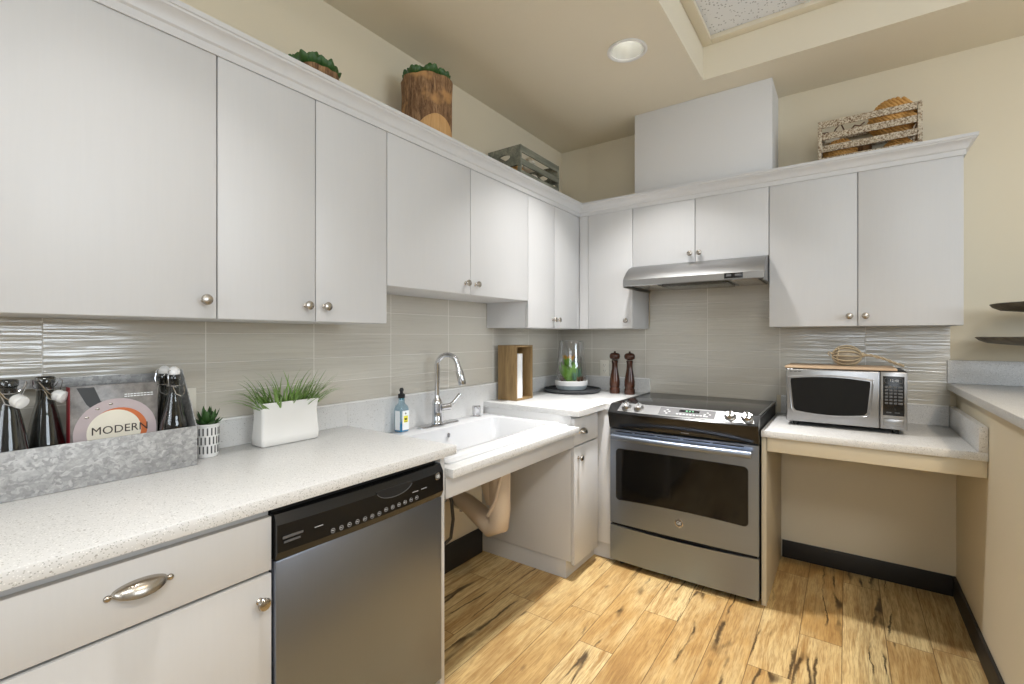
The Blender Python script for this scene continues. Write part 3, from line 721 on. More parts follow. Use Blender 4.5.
# ------------------------------------------------------------------ range
RF = -.680
t = thing('range', 'stainless steel slide-in electric range with black glass cooktop', 'oven', ((RX0 + RX1) / 2, -.35, 0))
B().box(RX0 + .004, RX1 - .004, -.655, -.024, .035, .898, .002).build('body', 'blackm', t)
B().box(RX0 + .001, RX1 - .001, -.655, -.023, .8985, .9125, .004).build('cooktop', 'cooktop', t)
for x0 in (RX1 - .0085, RX0 - .0005): B().box(x0, x0 + .009, -.645, -.025, .9127, .9145, .0008).build('side_trim', 'steel', t)
for fx in (RX0 + .05, RX1 - .05): B().cyl((fx, -.62, .0005), (fx, -.62, .036), .016, .018, 16).build('leg', 'blackm', t)
def bowf(x, k=.030): s = (x - RX0) / (RX1 - RX0) * 2 - 1; return k * (1 - s * s)
# bowed black nose under the sloping control panel
b = B(); n = 24; sec = []
for i in range(n + 1):
    x = RX0 + .001 + (RX1 - RX0 - .002) * i / n; w = bowf(x)
    sec.append([b.bm.verts.new(p) for p in ((x, -.6555, .780), (x, RF - .004, .780), (x, RF - .012 - .25 * w, .800), (x, RF - .022 - w * .9, .845), (x, RF - .028 - w, .868), (x, RF - .022 - w, .876), (x, -.665, .9130), (x, -.6555, .9130))])
for A, C in zip(sec, sec[1:]):
    k = len(A)
    for i in range(k): b.bm.faces.new((A[i], A[(i + 1) % k], C[(i + 1) % k], C[i]))
b.bm.faces.new(sec[0]); b.bm.faces.new(sec[-1][::-1])
nose = b.build('control_housing', 'black', t, ang=30)
# sloping stainless control panel
def cpt(x, f):   # f 0 back/top .. 1 front/bottom
    w = bowf(x); y0, z0 = -.668, .9135; y1, z1 = RF - .020 - w, .8775
    return Vector((x, y0 + (y1 - y0) * f, z0 + (z1 - z0) * f))
def cnorm(x):
    d = cpt(x, 1) - cpt(x, 0); return Vector((0, d.z, -d.y)).normalized() * (1 if d.y < 0 else -1)
def cslab(x0, x1, f0, f1, h0, h1, slant=0, n=16):
    b = B(); top = []; bot = []
    for i in range(n + 1):
        s = i / n
        r = []
        for f in (f0, f1):
            off = slant * (1 - f)
            x = (x0 + off) + (x1 - x0 - 2 * off) * s
            r.append((x, f))
        top.append([b.bm.verts.new(cpt(x, f) + cnorm(x) * h1) for x, f in r]); bot.append([b.bm.verts.new(cpt(x, f) + cnorm(x) * h0) for x, f in r])
    for i in range(n):
        b.bm.faces.new((top[i][0], top[i][1], top[i + 1][1], top[i + 1][0])); b.bm.faces.new((bot[i][0], bot[i + 1][0], bot[i + 1][1], bot[i][1]))
        for j in (0, 1): b.bm.faces.new((top[i][j], top[i + 1][j], bot[i + 1][j], bot[i][j]))
    for i in (0, n): b.bm.faces.new((top[i][0], top[i][1], bot[i][1], bot[i][0]))
    return b
cpn = cslab(RX0 + .055, RX1 - .018, -.12, .99, .0005, .003, .012).build('control_panel', 'steel_n', t)
KX0, KX1 = .985, 1.262
kp = cslab(KX0, KX1, .0, .86, .0032, .0042).build('keypad', 'mid_grey', cpn)
b = cslab(1.085, 1.185, .14, .40, .0044, .005); b.build('display', 'black', kp)
b = cslab(1.118, 1.128, .2, .34, .0052, .0055); b.join(cslab(1.135, 1.142, .2, .34, .0052, .0055).bm); b.join(cslab(1.15, 1.157, .2, .34, .0052, .0055).bm); b.build('display_digits', 'display', kp)
for i in range(9): cslab(1.075 + i * .0165, 1.086 + i * .0165, .58, .70, .0044, .005, n=1).build('key_marking', 'grey_mark', kp)
for cx_ in (1.025, 1.225):
    for dx, f in ((-.012, .42), (.012, .40), (0, .22), (0, .62)): cslab(cx_ + dx - .005, cx_ + dx + .005, f, f + .1, .0044, .005, n=1).build('key_marking', 'grey_mark', kp)
for kx in (.800, .870, 1.330, 1.405):
    o = cpt(kx, .42) + cnorm(kx) * .003; nn = cnorm(kx)
    b = B().lathe([(.027, 0), (.027, .004), (.023, .007), (.0215, .018), (.020, .021), (0, .021)], o, nn, 24)
    k = b.build('control_knob', 'steel_n', cpn)
    u = Vector((1, 0, 0)).cross(nn).normalized(); mx = Matrix((Vector((1, 0, 0)), u, nn)).transposed().to_4x4(); mx.translation = o + nn * .021
    B().box(-.0045, .0045, -.018, .018, 0, .009, .0015, m=mx).build('knob_grip', 'chrome', k)
# oven door
dz0, dz1 = .243, .772
def bowplate(x0, x1, z0, z1, yb, yf, k=.010, n=20, bev=0, zc=None):
    """plate with a slightly bowed front; zc(x) may bend top edge"""
    b = B(); sec = []
    for i in range(n + 1):
        x = x0 + (x1 - x0) * i / n; w = bowf(x, k); zt = z1 + (zc(x) if zc else 0)
        sec.append([b.bm.verts.new(p) for p in ((x, yb, z0), (x, yf - w, z0), (x, yf - w, zt), (x, yb, zt))])
    for A, C in zip(sec, sec[1:]):
        for i in range(4): b.bm.faces.new((A[i], A[(i + 1) % 4], C[(i + 1) % 4], C[i]))
    b.bm.faces.new(sec[0]); b.bm.faces.new(sec[-1][::-1]); return b
od = bowplate(RX0 + .003, RX1 - .003, dz0, dz1, -.656, RF, .008).build('oven_door', 'steel_h', t, ang=25)
# window glass with rounded corners, following the bow of the door
WX0, WX1, WZa, WZb, WR = .735, 1.407, .378, .662, .020
def wlim(x):
    sg = ((x - 1.071) / .336); lo = WZa + .010 - .012 * sg * sg; hi = WZb + .004 - .004 * sg * sg
    e_ = min(x - WX0, WX1 - x)
    if e_ < WR: k = WR - math.sqrt(max(0, WR * WR - (WR - e_) ** 2)); lo += k; hi -= k
    return lo, hi
xs_ = [WX0 + WR * (1 - math.cos(PI / 2 * i / 6)) for i in range(7)] + [WX0 + WR + (WX1 - WX0 - 2 * WR) * i / 20 for i in range(1, 20)] + [WX1 - WR * (1 - math.cos(PI / 2 * i / 6)) for i in range(6, -1, -1)]
b = B(); sec = []
for x in xs_:
    lo, hi = wlim(x); y = RF - bowf(x, .008)
    sec.append([b.bm.verts.new(p) for p in ((x, y + .001, lo), (x, y - .0015, lo), (x, y - .0015, hi), (x, y + .001, hi))])
for A, C in zip(sec, sec[1:]):
    for i in range(4): b.bm.faces.new((A[i], A[(i + 1) % 4], C[(i + 1) % 4], C[i]))
b.bm.faces.new(sec[0]); b.bm.faces.new(sec[-1][::-1]); b.build('oven_window', 'ovenglass', od)
loop = [(x, RF - bowf(x, .008) - .001, wlim(x)[0]) for x in xs_] + [(x, RF - bowf(x, .008) - .001, wlim(x)[1]) for x in xs_[::-1]]
B().tube(loop, .0022, 6, closed=True).build('window_rim', 'blackm', od)
# handle: bowed bar across with end mounts
hp = [(RX0 + .030 + (RX1 - RX0 - .060) * i / 20, 0, 0) for i in range(21)]
b = B().tube([(x, RF - .038 - bowf(x, .018),   .734) for x, _, _ in hp], .0175, 16, flat=1.0)
for x in (RX0 + .045, RX1 - .045): b.box(x - .011, x + .011, RF - .040, RF - .001, .722, .742, .003)
b.build('door_handle', 'steel_h', od)
b = B()
for x0, x1 in ((.735, .83), (.845, .955), (.97, 1.09), (1.105, 1.235), (1.25, 1.39)): b.box(x0, x1, RF - .0105, RF - .004, .7585, .7625)
b.build('vent_slots', 'gap_shade', od)
badge(od, (1.083, RF - .0085, .322), (1, 0, 0), (0, 0, 1), .021)
# drawer below
dw_ = bowplate(RX0 + .003, RX1 - .003, .033, .222, -.656, RF, .008, zc=lambda x: .008 * ((x - 1.07) / .38) ** 2).build('storage_drawer', 'steel_h', t, ang=25)
B().box(RX0 + .012, RX1 - .012, -.672, -.657, .226, .241).build('drawer_gap_shade', 'gap_shade', t)  # dark bar painted as the shade between door and drawer
b = B().box(1.095, 1.135, RF - .0165, RF - .014, .7945, .7985); b.build('nose_marking', 'grey_mark', nose)

# ------------------------------------------------------------------ range hood
t = thing('range_hood', 'stainless steel under-cabinet range hood above the range', 'range hood', (1.07, -.25, 1.58))
HX0, HX1 = .6925, 1.4505
prof = [(-.0095, 1.7305), (-.31, 1.7305), (-.345, 1.7285), (-.385, 1.712), (-.425, 1.687), (-.460, 1.656), (-.480, 1.632), (-.482, 1.598), (-.478, 1.594), (-.470, 1.598), (-.470, 1.606), (-.0095, 1.606)]
b = B(); L = [b.bm.verts.new((HX0, y, z)) for y, z in prof]; Rr = [b.bm.verts.new((HX1, y, z)) for y, z in prof]
for i in range(len(prof)): j = (i + 1) % len(prof); b.bm.faces.new((L[i], L[j], Rr[j], Rr[i]))
b.bm.faces.new(L); b.bm.faces.new(Rr[::-1])
b.box(HX0, HX0 + .004, -.478, -.0095, 1.588, 1.6055).box(HX1 - .004, HX1, -.478, -.0095, 1.588, 1.6055)
b.build('canopy', 'steel_n', t, ang=22)
sw = B().box(1.262, 1.352, -.4850, -.4822, 1.603, 1.630, .0006).build('switch_panel', 'black', t)
for x in (1.284, 1.328): B().box(x - .013, x + .013, -.4875, -.4851, 1.612, 1.623, .0008).build('rocker_switch', 'mid_grey', sw)
B().box(.90, 1.26, -.40, -.16, 1.585, 1.6055, .004).build('lamp_lens', m_glass('frosted_lens', (.9, .9, .86, 1), tint=.7), t)
for x0 in (.74, 1.275): B().box(x0, x0 + .138, -.42, -.06, 1.598, 1.6055, .001).build('filter_mesh', 'nickel', t)

# ------------------------------------------------------------------ microwave
t = thing('microwave', 'stainless microwave with black window and keypad on the low counter', 'microwave', (1.78, -.25, ZMW))
MX0, MX1, MY0, MY1, MZ0, MZ1 = 1.5415, 2.020, -.430, -.09, ZMW + .020, 1.1335
MS = MX0 + .378
for x in (MX0 + .04, MX1 - .04):
    for y in (MY0 + .04, MY1 - .04): B().cyl((x, y, ZMW + .0005), (x, y, MZ0 + .001), .012, .012, 14).build('foot', 'blackm', t)
B().box(MX0, MX1, MY0 + .025, MY1, MZ0, MZ1, .004).build('case', 'blackm', t)
dr_ = B().box(MX0 + .002, MS, MY0, MY0 + .0245, MZ0 + .003, MZ1 - .003, .005, seg=3).build('door', 'steel', t)
b = B(); cx_ = (MX0 + MS) / 2 - .006; cz_ = (MZ0 + MZ1) / 2; pts = []
def wshape(k, n=14):
    P = []; hw = .160 * k; ht = .090 * k + (k - 1) * .02; hb = .088 * k + (k - 1) * .02
    for i in range(n + 1):
        s = -1 + 2 * i / n; P.append((cx_ + s * hw, cz_ + .006 + ht - .013 * s * s))
    P.append((cx_ + hw + .001 , cz_ + .066 * k)); P.append((cx_ + hw - .012, cz_ - .064 * k))
    for i in range(n + 1):
        s = 1 - 2 * i / n; P.append((cx_ + s * (hw - .022), cz_ - hb + .012 * s * s))
    P.append((cx_ - hw + .012, cz_ - .064 * k)); P.append((cx_ - hw - .001, cz_ + .066 * k)); return P
o_, i_ = wshape(1.06), wshape(1.0)
def slab(b, P, y0, y1):
    A = [b.bm.verts.new((x, y0, z)) for x, z in P]; C = [b.bm.verts.new((x, y1, z)) for x, z in P]
    b.bm.faces.new(A); b.bm.faces.new(C[::-1])
    for i in range(len(P)): j = (i + 1) % len(P); b.bm.faces.new((A[i], A[j], C[j], C[i]))
    return b
slab(B(), i_, MY0 - .0012, MY0 + .001).build('door_window', 'ovenglass', dr_)
B().tube([(x, MY0 - .0005, z) for x, z in o_], .0035, 8, closed=True).build('window_rim', 'steel', dr_)
b = B()
for i in range(3): b.box(MX0 + .018 + i * .018, MX0 + .031 + i * .018, MY0 - .0006, MY0 + .001, MZ1 - .016, MZ1 - .0135)
b.build('door_marking', 'blackm', dr_)
cpl = B().box(MS + .002, MX1 - .002, MY0 + .001, MY0 + .0245, MZ0 + .003, MZ1 - .003, .004).build('control_panel', 'steel', t)
kp = B().box(MS + .012, MX1 - .012, MY0 - .0006, MY0 + .0015, MZ0 + .066, MZ1 - .022, .0008).build('keypad', 'black', cpl)
b = B(); b.tube([(x, MY0 - .001, z) for x, z, _ in [(p[0], p[1], 0) for p in rrect(MS + .018, MX1 - .018, MZ1 - .053, MZ1 - .030, .007, 0, 4)]], .0009, 6, closed=True); b.build('display_outline', 'mid_grey', kp)
for r_ in range(6):
    for c_ in range(4):
        w = .0115 if c_ < 3 else .016
        x = MS + .019 + c_ * .0158; z = MZ1 - .076 - r_ * .0148
        B().box(x, x + w, MY0 - .0014, MY0 - .0004, z, z + .009, .0006).build('key', 'mid_grey', kp)
for x in (MS + .024, MS + .054): B().box(x, x + .018, MY0 - .0012, MY0 - .0004, MZ0 + .078, MZ0 + .082).build('key', 'mid_grey', kp)
text('12:48', .015, (MS + .0525, MY0 - .0012, MZ1 - .042), (1, 0, 0), (0, 0, 1), .0002, 'grey_mark', kp, 'display_digits')
B().box(MS + .014, MX1 - .014, MY0 - .003, MY0 + .002, MZ0 + .018, MZ0 + .050, .003).build('open_button', 'steel', cpl)

t = thing('cutting_board', 'thin pale wooden board lying on top of the microwave', 'cutting board', (1.75, -.25, MZ1))
B().box(1.537, 1.985, -.415, -.115, MZ1 + .0008, MZ1 + .0110, .002).build('board', 'board', t)
ZB = MZ1 + .0115
t = thing('rope_float', 'rope-wrapped grey glass float with a loose rope tail on the microwave', 'ornament', (1.79, -.26, ZB))
fc = Vector((1.795, -.26, ZB + .051))
B().ball(fc, .049, 28, (1.15, 1, 1)).build('glass_ball', 'float', t)
b = B()
for k in range(7):
    q = Matrix.Rotation(PI * k / 7, 3, 'X'); pts = []
    for i in range(24):
        a = 2 * PI * i / 24; p = q @ Vector((math.cos(a) * .0605, math.sin(a) * .053, 0)); pts.append(fc + p)
    if k % 1 == 0: b.tube(pts, .0033, 7, closed=True)
pts = [fc + Vector((-.035 + .004 * math.sin(i), .041 * math.cos(2 * PI * i / 20), .041 * math.sin(2 * PI * i / 20))) for i in range(20)]
b.tube(pts, .0036, 7, closed=True); b.build('rope_net', 'rope_p', t)
b = B(); P0 = [fc + Vector((.056, 0, .004)), fc + Vector((.075, -.005, .006)), fc + Vector((.10, -.015, .004)), fc + Vector((.135, -.03, -.006)), fc + Vector((.165, -.05, -.018)), fc + Vector((.19, -.065, -.030)), fc + Vector((.215, -.085, -.040))]
for ph in (0, PI):
    pts = []
    for i in range(len(P0) - 1):
        for j in range(6):
            s = j / 6; p = P0[i].lerp(P0[i + 1], s); a = (i * 6 + j) * .7 + ph; pts.append(p + Vector((0, .0042 * math.cos(a), .0042 * math.sin(a))))
    b.tube(pts, .0036, 7)
b.ball(fc + Vector((.066, 0, .006)), .012, 12); b.ball(P0[-1], .006, 8); b.build('rope_tail', 'rope_p', t)
b = B().tube([fc + Vector((-.062, 0, .01)), fc + Vector((-.075, .01, .02)), fc + Vector((-.080, .0, .008)), fc + Vector((-.07, -.01, .0))], .003, 7); b.build('rope_end', 'rope_p', t)

# ------------------------------------------------------------------ outlets
def outlet(pl, c, z, label, grp=None):
    t = thing('wall_outlet', label, 'outlet', (c, 0, z) if pl == 'B' else (0, c, z))
    def bx(bb, a0, a1, d0, d1, z0, z1, bev=0):
        if pl == 'B': bb.box(a0, a1, -d1, -d0, z0, z1, bev)
        else: bb.box(d0, d1, a0, a1, z0, z1, bev)
        return bb
    pt = bx(B(), c - .035, c + .035, .0085, .0135, z - .057, z + .057, .002).build('cover_plate', 'plug', t)
    b = B()
    for s in (-.021, .021): bx(b, c - .017, c + .017, .0136, .0155, z + s - .014, z + s + .014, .0008)
    r = b.build('receptacle', 'plug', pt)
    b = B()
    for s in (-.021, .021):
        for q in (-.007, .007): bx(b, c + q - .001, c + q + .001, .0154, .0158, z + s - .003, z + s + .006)
        bx(b, c - .002, c + .002, .0154, .0158, z + s - .010, z + s - .006)
    b.build('slots', 'blackm', pt)
outlet('B', .362, 1.065, 'ivory duplex outlet on the back wall left of the pepper mills')
outlet('L', -2.548, 1.065, 'white outlet plate on the left wall partly behind the metal caddy end')

# ------------------------------------------------------------------ pepper mills
mp = [(.034, 0), (.036, .004), (.036, .034), (.031, .040), (.033, .046), (.036, .060), (.0355, .085), (.030, .120), (.0215, .165), (.0195, .200), (.0215, .215), (.024, .222), (.018, .226), (.020, .229), (.033, .238), (.0365, .252), (.034, .266), (.024, .275), (.008, .278), (.006, .280), (.008, .286), (0, .289)]
t = thing('pepper_mill', 'dark turned-wood mill on the corner counter, nearer the outlet', 'pepper mill', (.500, -.150, ZM + .0005), 'pair of wooden mills')
B().lathe([(r_ * .98, h_) for r_, h_ in mp[:13]], (.500, -.150, ZM + .0005), seg=28).build('mill_body', 'mill', t)
B().lathe([(r_, h_) for r_, h_ in mp[13:]], (.500, -.150, ZM + .0005), seg=28).build('mill_head', 'mill', t)
copy_tree(t, (.606, -.150, ZM + .0005), 'dark turned-wood mill on the corner counter, nearer the range')

# ------------------------------------------------------------------ wooden paper holder
t = thing('paper_towel_holder', 'open-sided wooden box holder standing on the corner counter by the sink', 'holder', (.11, -.78, ZM))
PX0, PX1, PY0, PY1, PZ1 = .042, .180, -.872, -.690, ZM + .335
wt = .012
B().box(PX0, PX1, PY0, PY0 + wt, ZM + .0006, PZ1, .001).build('side_panel', 'wood', t)
B().box(PX0, PX1, PY1 - wt, PY1, ZM + .0006, PZ1, .001).build('side_panel', 'wood', t)
B().box(PX0, PX1, PY0 + wt, PY1 - wt, PZ1 - wt, PZ1 - .0003, .001).build('top_panel', 'wood', t)
B().box(PX0, PX1, PY0 + wt, PY1 - wt, ZM + .0006, ZM + wt, .001).build('bottom_panel', 'wood', t)
B().box(PX0, PX0 + .008, PY0 + wt, PY1 - wt, ZM + wt, PZ1 - wt).build('back_panel', 'wood', t)
B().cyl((.128, PY0 + .063, ZM + wt + .001), (.128, PY0 + .063, ZM + .283), .045, .045, 28).build('paper_towel_roll', 'paper', label='white paper towel roll standing inside the wooden box holder', cat='paper roll')
B().cyl((.128, PY0 + .063, ZM + .2835), (.115, PY0 + .060, PZ1 - wt), .006).build('rod', 'nickel', t)

# ------------------------------------------------------------------ leaves
def leaf(b, base, az, el, L, W, T=.35, curl=.3, tip=.05, n=7):
    """fleshy leaf: lens cross-section swept along an upward curving spine"""
    base = Vector(base); rings = []; d = Vector((math.cos(az) * math.cos(el), math.sin(az) * math.cos(el), math.sin(el)))
    side = Vector((-math.sin(az), math.cos(az), 0)); p = base.copy(); e = el
    for i in range(n + 1):
        s = i / n; e = el + curl * s
        d = Vector((math.cos(az) * math.cos(e), math.sin(az) * math.cos(e), math.sin(e))); up = side.cross(d) * -1
        w = W * (math.sin(PI * min(1, s ** .8 * .92 + .08)) ** .75 if s < 1 else 0) * .5
        if tip > .2: w = W * .5 * max(.05, math.sin(PI * (.12 + .86 * s))) ** .6
        else: w = max(w, W * tip)
        th = w * T
        rings.append([b.bm.verts.new(p + side * (w * math.cos(a)) + up * (th * math.sin(a))) for a in [2 * PI * k / 8 for k in range(8)]])
        p = p + d * (L / n)
    for A, C in zip(rings, rings[1:]):
        for k in range(8): b.bm.faces.new((A[k], A[(k + 1) % 8], C[(k + 1) % 8], C[k]))
    b.bm.faces.new(rings[0][::-1]); b.bm.faces.new(rings[-1])
def blade(b, base, az, el, L, W, curl):
    n = 7; p = Vector(base); side = Vector((-math.sin(az), math.cos(az), 0)); rows = []
    for i in range(n + 1):
        s = i / n; e = el - curl * s * s; d = Vector((math.cos(az) * math.cos(e), math.sin(az) * math.cos(e), math.sin(e)))
        w = W * .5 * (1 - s ** 1.6) + .0003; up = side.cross(d) * -1
        rows.append([b.bm.verts.new(p + side * w), b.bm.verts.new(p + up * w * .25), b.bm.verts.new(p - side * w), b.bm.verts.new(p - up * w * .35)])
        p = p + d * (L / n)
    for A, C in zip(rows, rows[1:]):
        for k in range(4): b.bm.faces.new((A[k], A[(k + 1) % 4], C[(k + 1) % 4], C[k]))
    b.bm.faces.new(rows[0][::-1]); b.bm.faces.new(rows[-1])

# white wavy planter with grass
PC = Vector((.106, -2.252, ZM + .0005))
t = thing('grass_planter', 'white glazed rectangular planter of spiky artificial grass on the left counter', 'planter', PC)
def pr_(hx, hy, z, ox=0, n=5): return [(PC.x + p[0] + ox, PC.y + p[1], PC.z + z) for p in rrect(-hx, hx, -hy, hy, .012, 0, n)]
rings = [pr_(.034, .104, 0), pr_(.040, .109, .006), pr_(.041, .110, .03), pr_(.037, .1075, .075), pr_(.034, .106, .11), pr_(.036, .109, .14), pr_(.038, .111, .151), pr_(.0365, .1095, .154), pr_(.033, .106, .151), pr_(.030, .103, .12)]
loft(B(), rings, True, True).build('pot', 'ceramic', t, ang=60)
b = B(); random.seed(11)
for i in range(170):
    x = PC.x + random.uniform(-.022, .022); y = PC.y + random.uniform(-.092, .092); k = (y - PC.y) / .092
    az = math.atan2(k * 1.3 + random.uniform(-.5, .5), random.uniform(-.35, .9)); el = random.uniform(.75, 1.45) - abs(k) * .25
    blade(b, (x, y, PC.z + .118), az, el, random.uniform(.08, .175), random.uniform(.005, .009), random.uniform(.2, 1.3))
b.build('foliage', 'leaf_g', t)
# small lattice pot
SP = Vector((.094, -2.513, ZM + .0005))
t = thing('small_potted_succulent', 'small dark green aloe in a white slotted cup beside the metal caddy', 'potted plant', SP)
b = B().lathe([(.030, 0), (.0315, .002), (.034, .098), (.0365, .1), (.0365, .104), (.034, .106), (.031, .1), (.029, .02)], SP, seg=40, caps=True)
pot = b.build('pot', 'ceramic_m', t)
b = B()
for row in range(3):
    for k in range(18):
        a = 2 * PI * (k + .5 * (row % 2)) / 18; z = .010 + row * .029; r0 = .0320 + .0030 * (z + .013) / .1
        m = Matrix.Translation(SP + Vector((0, 0, z + .014))) @ Matrix.Rotation(a, 4, 'Z') @ Matrix.Translation((r0 - .0004, 0, 0))
        b.box(-.0009, .0007, -.0021, .0021, -.012, .012, .0006, m=m)
b.build('slot_pattern', 'mid_grey', pot)
b = B(); random.seed(3)
for ring, (n, el, L) in enumerate(((8, .35, .055), (7, .8, .062), (5, 1.15, .06))):
    for k in range(n): leaf(b, SP + Vector((0, 0, .095)), 2 * PI * (k + ring * .4) / n, el + random.uniform(-.1, .1), L + random.uniform(-.008, .01), .022, .3, .5, .03)
b.build('foliage', 'leaf_d', t)

# ------------------------------------------------------------------ galvanized caddy with bottles and a book
CX0, CX1, CY0, CY1 = .024, .190, -3.100, -2.578
t = thing('metal_caddy', 'long galvanized metal caddy with a bar handle on the left counter', 'caddy', (.11, -2.82, ZM))
z0 = ZM + .0006
B().box(CX1 - .0025, CX1, CY0, CY1, z0, z0 + .118, .0008).box(CX0, CX0 + .0025, CY0, CY1, z0, z0 + .118, .0008).box(CX0 + .003, CX1 - .003, CY0, CY1, z0, z0 + .003).build('tray', 'galv', t)
for y, yy in ((CY0, CY0 + .0025), (CY1 - .0025, CY1)):
    B().prism([(CX0 + .003, z0 + .0032), (CX1 - .003, z0 + .0032), (CX1 - .003, z0 + .118), (.082, 1.190), (.030, 1.190), (CX0 + .003, z0 + .118)], y, yy, 'y').build('end_panel', 'galv', t)
B().box(.0395, .0430, CY0 + .003, CY1 - .003, 1.155, 1.181, .001).build('handle_bar', 'galv', t)
BOTG = 'swing-top glass bottles in the metal caddy'
def bottle(loc, label, prof, mat, closed=True, yaw=0):
    """prof: outer (r, h) up to the lip"""
    t = thing('swing_top_bottle', label, 'bottle', loc, BOTG); L = Vector(loc); top = prof[-1][1]; rn = prof[-1][0]
    inner = [(max(.004, r - .0025), h if i else .006) for i, (r, h) in enumerate(prof)][::-1]
    B().lathe([(0, .0)] + prof + [(rn - .001, top + .001)] + inner + [(0, .006)], loc, seg=30, caps=False).build('bottle_glass', mat, t)
    q = Matrix.Rotation(yaw, 3, 'Z')
    if closed:
        B().lathe([(.0085, top - .004), (rn * .95, top + .002), (rn * 1.02, top + .008), (rn * .95, top + .015), (.009, top + .022), (.004, top + .025), (0, top + .025)], loc, seg=20).build('stopper', 'ceramic_m', t)
        hz = top + .018
    else:
        c = L + q @ Vector((.030, .006, top - .048)); ax = q @ Vector((.8, .25, -.35))
        B().lathe([(.006, -.012), (.013, -.006), (.0155, 0), (.0145, .006), (.016, .009), (.0145, .016), (.006, .018), (0, .018)], c, ax, 22).build('stopper', 'ceramic_m', t)
        hz = top + .002
    b = B()
    for s_ in (-1, 1):
        P = [(s_ * .006, .004, hz), (s_ * (rn + .004), .005, hz - .006), (s_ * (rn + .0085), .010, hz - .030), (s_ * (rn + .006), .010, hz - .050), (s_ * (rn + .001), .0, top - .034)] if closed else [(s_ * (rn + .001), 0, top - .030), (s_ * (rn + .010), .0, top - .022), (s_ * (rn + .014), .004, top - .006), (s_ * (rn + .010), .018, top - .012), (s_ * .014, .027, top - .040), (s_ * .008, .030, top - .046)]
        b.tube([L + (q @ Vector((p[1], p[0], p[2]))) for p in P], .0013, 6)
        P2 = [(rn + .003, s_ * (rn + .001), top - .034), (rn + .010, s_ * rn * .8, top - .055), (rn + .014, 0, top - .062)]
        b.tube([L + (q @ Vector(p)) for p in P2], .0013, 6)
    b.tube([L + Vector(((rn + .0012) * math.cos(a), (rn + .0012) * math.sin(a), top - .032)) for a in [2 * PI * k / 18 for k in range(18)]], .0013, 6, closed=True)
    b.build('wire_bail', 'chrome', t); return t
zb = z0 + .0035
wide = [(.037, 0), (.0405, .004), (.042, .010), (.042, .075), (.0412, .090), (.038, .112), (.0325, .145), (.0255, .185), (.0185, .215), (.0165, .235), (.0165, .262), (.0195, .265), (.0195, .278), (.018, .280)]
slim = [(.031, 0), (.0345, .004), (.036, .010), (.036, .110), (.0345, .128), (.028, .155), (.020, .190), (.0155, .215), (.0145, .232), (.0145, .254), (.0175, .257), (.0175, .268), (.016, .270)]
bottle((.1435, -2.968, zb), 'swing-top glass bottle at the far left of the metal caddy, cut by the photo edge', wide, 'smoke', False, .2)
bottle((.095, -2.894, zb), 'wide swing-top glass bottle with hanging stopper, touching the red book spine in the metal caddy', wide, 'smoke', False, .5)
bottle((.148, -2.6245, zb), 'slim swing-top glass bottle with stopper closed, right of the book in the metal caddy', slim, 'smoke', True, .3)
bottle((.0745, -2.6245, zb), 'slim dark swing-top bottle behind the others at the right end of the metal caddy', slim, 'smoke', True, -.2)
t = thing('book', 'hardcover cookbook titled MODERN with a round copper pan on the cover, in the metal caddy', 'book', (.14, -2.75, zb))
BY0, BY1, BX0, BX1, BZ1 = -2.854, -2.662, .108, .136, 1.160
B().box(BX0 + .002, BX1 - .002, BY0 + .003, BY1 - .003, zb + .004, BZ1 - .004).build('pages', 'paper', t)
cv = B().box(BX1 - .002, BX1, BY0, BY1, zb + .001, BZ1, .0005).box(BX0, BX0 + .002, BY0, BY1, zb + .001, BZ1, .0005).build('cover', 'cover', t)
B().box(BX0, BX1, BY0 - .0025, BY0 - .0002, zb + .001, BZ1, .0006).build('spine', 'red', t)
def disc(y, z, ry, rz, th, mat, nm, clip=None):
    n = 40; P = [(y + ry * math.cos(2 * PI * i / n), z + rz * math.sin(2 * PI * i / n)) for i in range(n)]
    P = [(max(BY0 + .002, min(BY1 - .002, a)), max(zb + .004, c)) for a, c in P]
    B().prism(P, BX1 + .0001, BX1 + th, 'x').build(nm, mat, cv)
py, pz = -2.757, 1.030
B().prism([(-2.842, 1.157), (-2.806, 1.157), (-2.792, 1.118), (-2.772, 1.100), (-2.800, 1.085), (-2.822, 1.112)], BX1 + .0001, BX1 + .0003, 'x').build('pan_handle', 'slate', cv)
disc(py, pz, .092, .092, .0005, 'pink', 'pan_rim')
disc(py + .004, pz + .002, .066, .064, .0008, 'orange', 'sauce')
disc(py - .005, pz + .001, .060, .060, .0010, 'cream', 'pan_centre')
b = B()
for a in (100, 122, 144): b.ball((BX1 + .0008, py + .079 * math.cos(R(a)), pz + .079 * math.sin(R(a))), .005, 10, (.12, 1, .6))
b.build('rivets', 'nickel', cv)
text('MODERN', .0300, (BX1 + .0016, py + .008, 1.0360), (0, 1, 0), (0, 0, 1), .0002, 'ink', cv, 'title_lettering', 1.02)
b = B()
for z in (1.130, 1.124):
    y = BY1 - .078
    while y < BY1 - .010:
        w = .004 + .004 * abs(math.sin(y * 400)); b.box(BX1, BX1 + .0003, y, y + w, z, z + .0025); y += w + .0015
b.build('cover_small_print', 'label', cv)

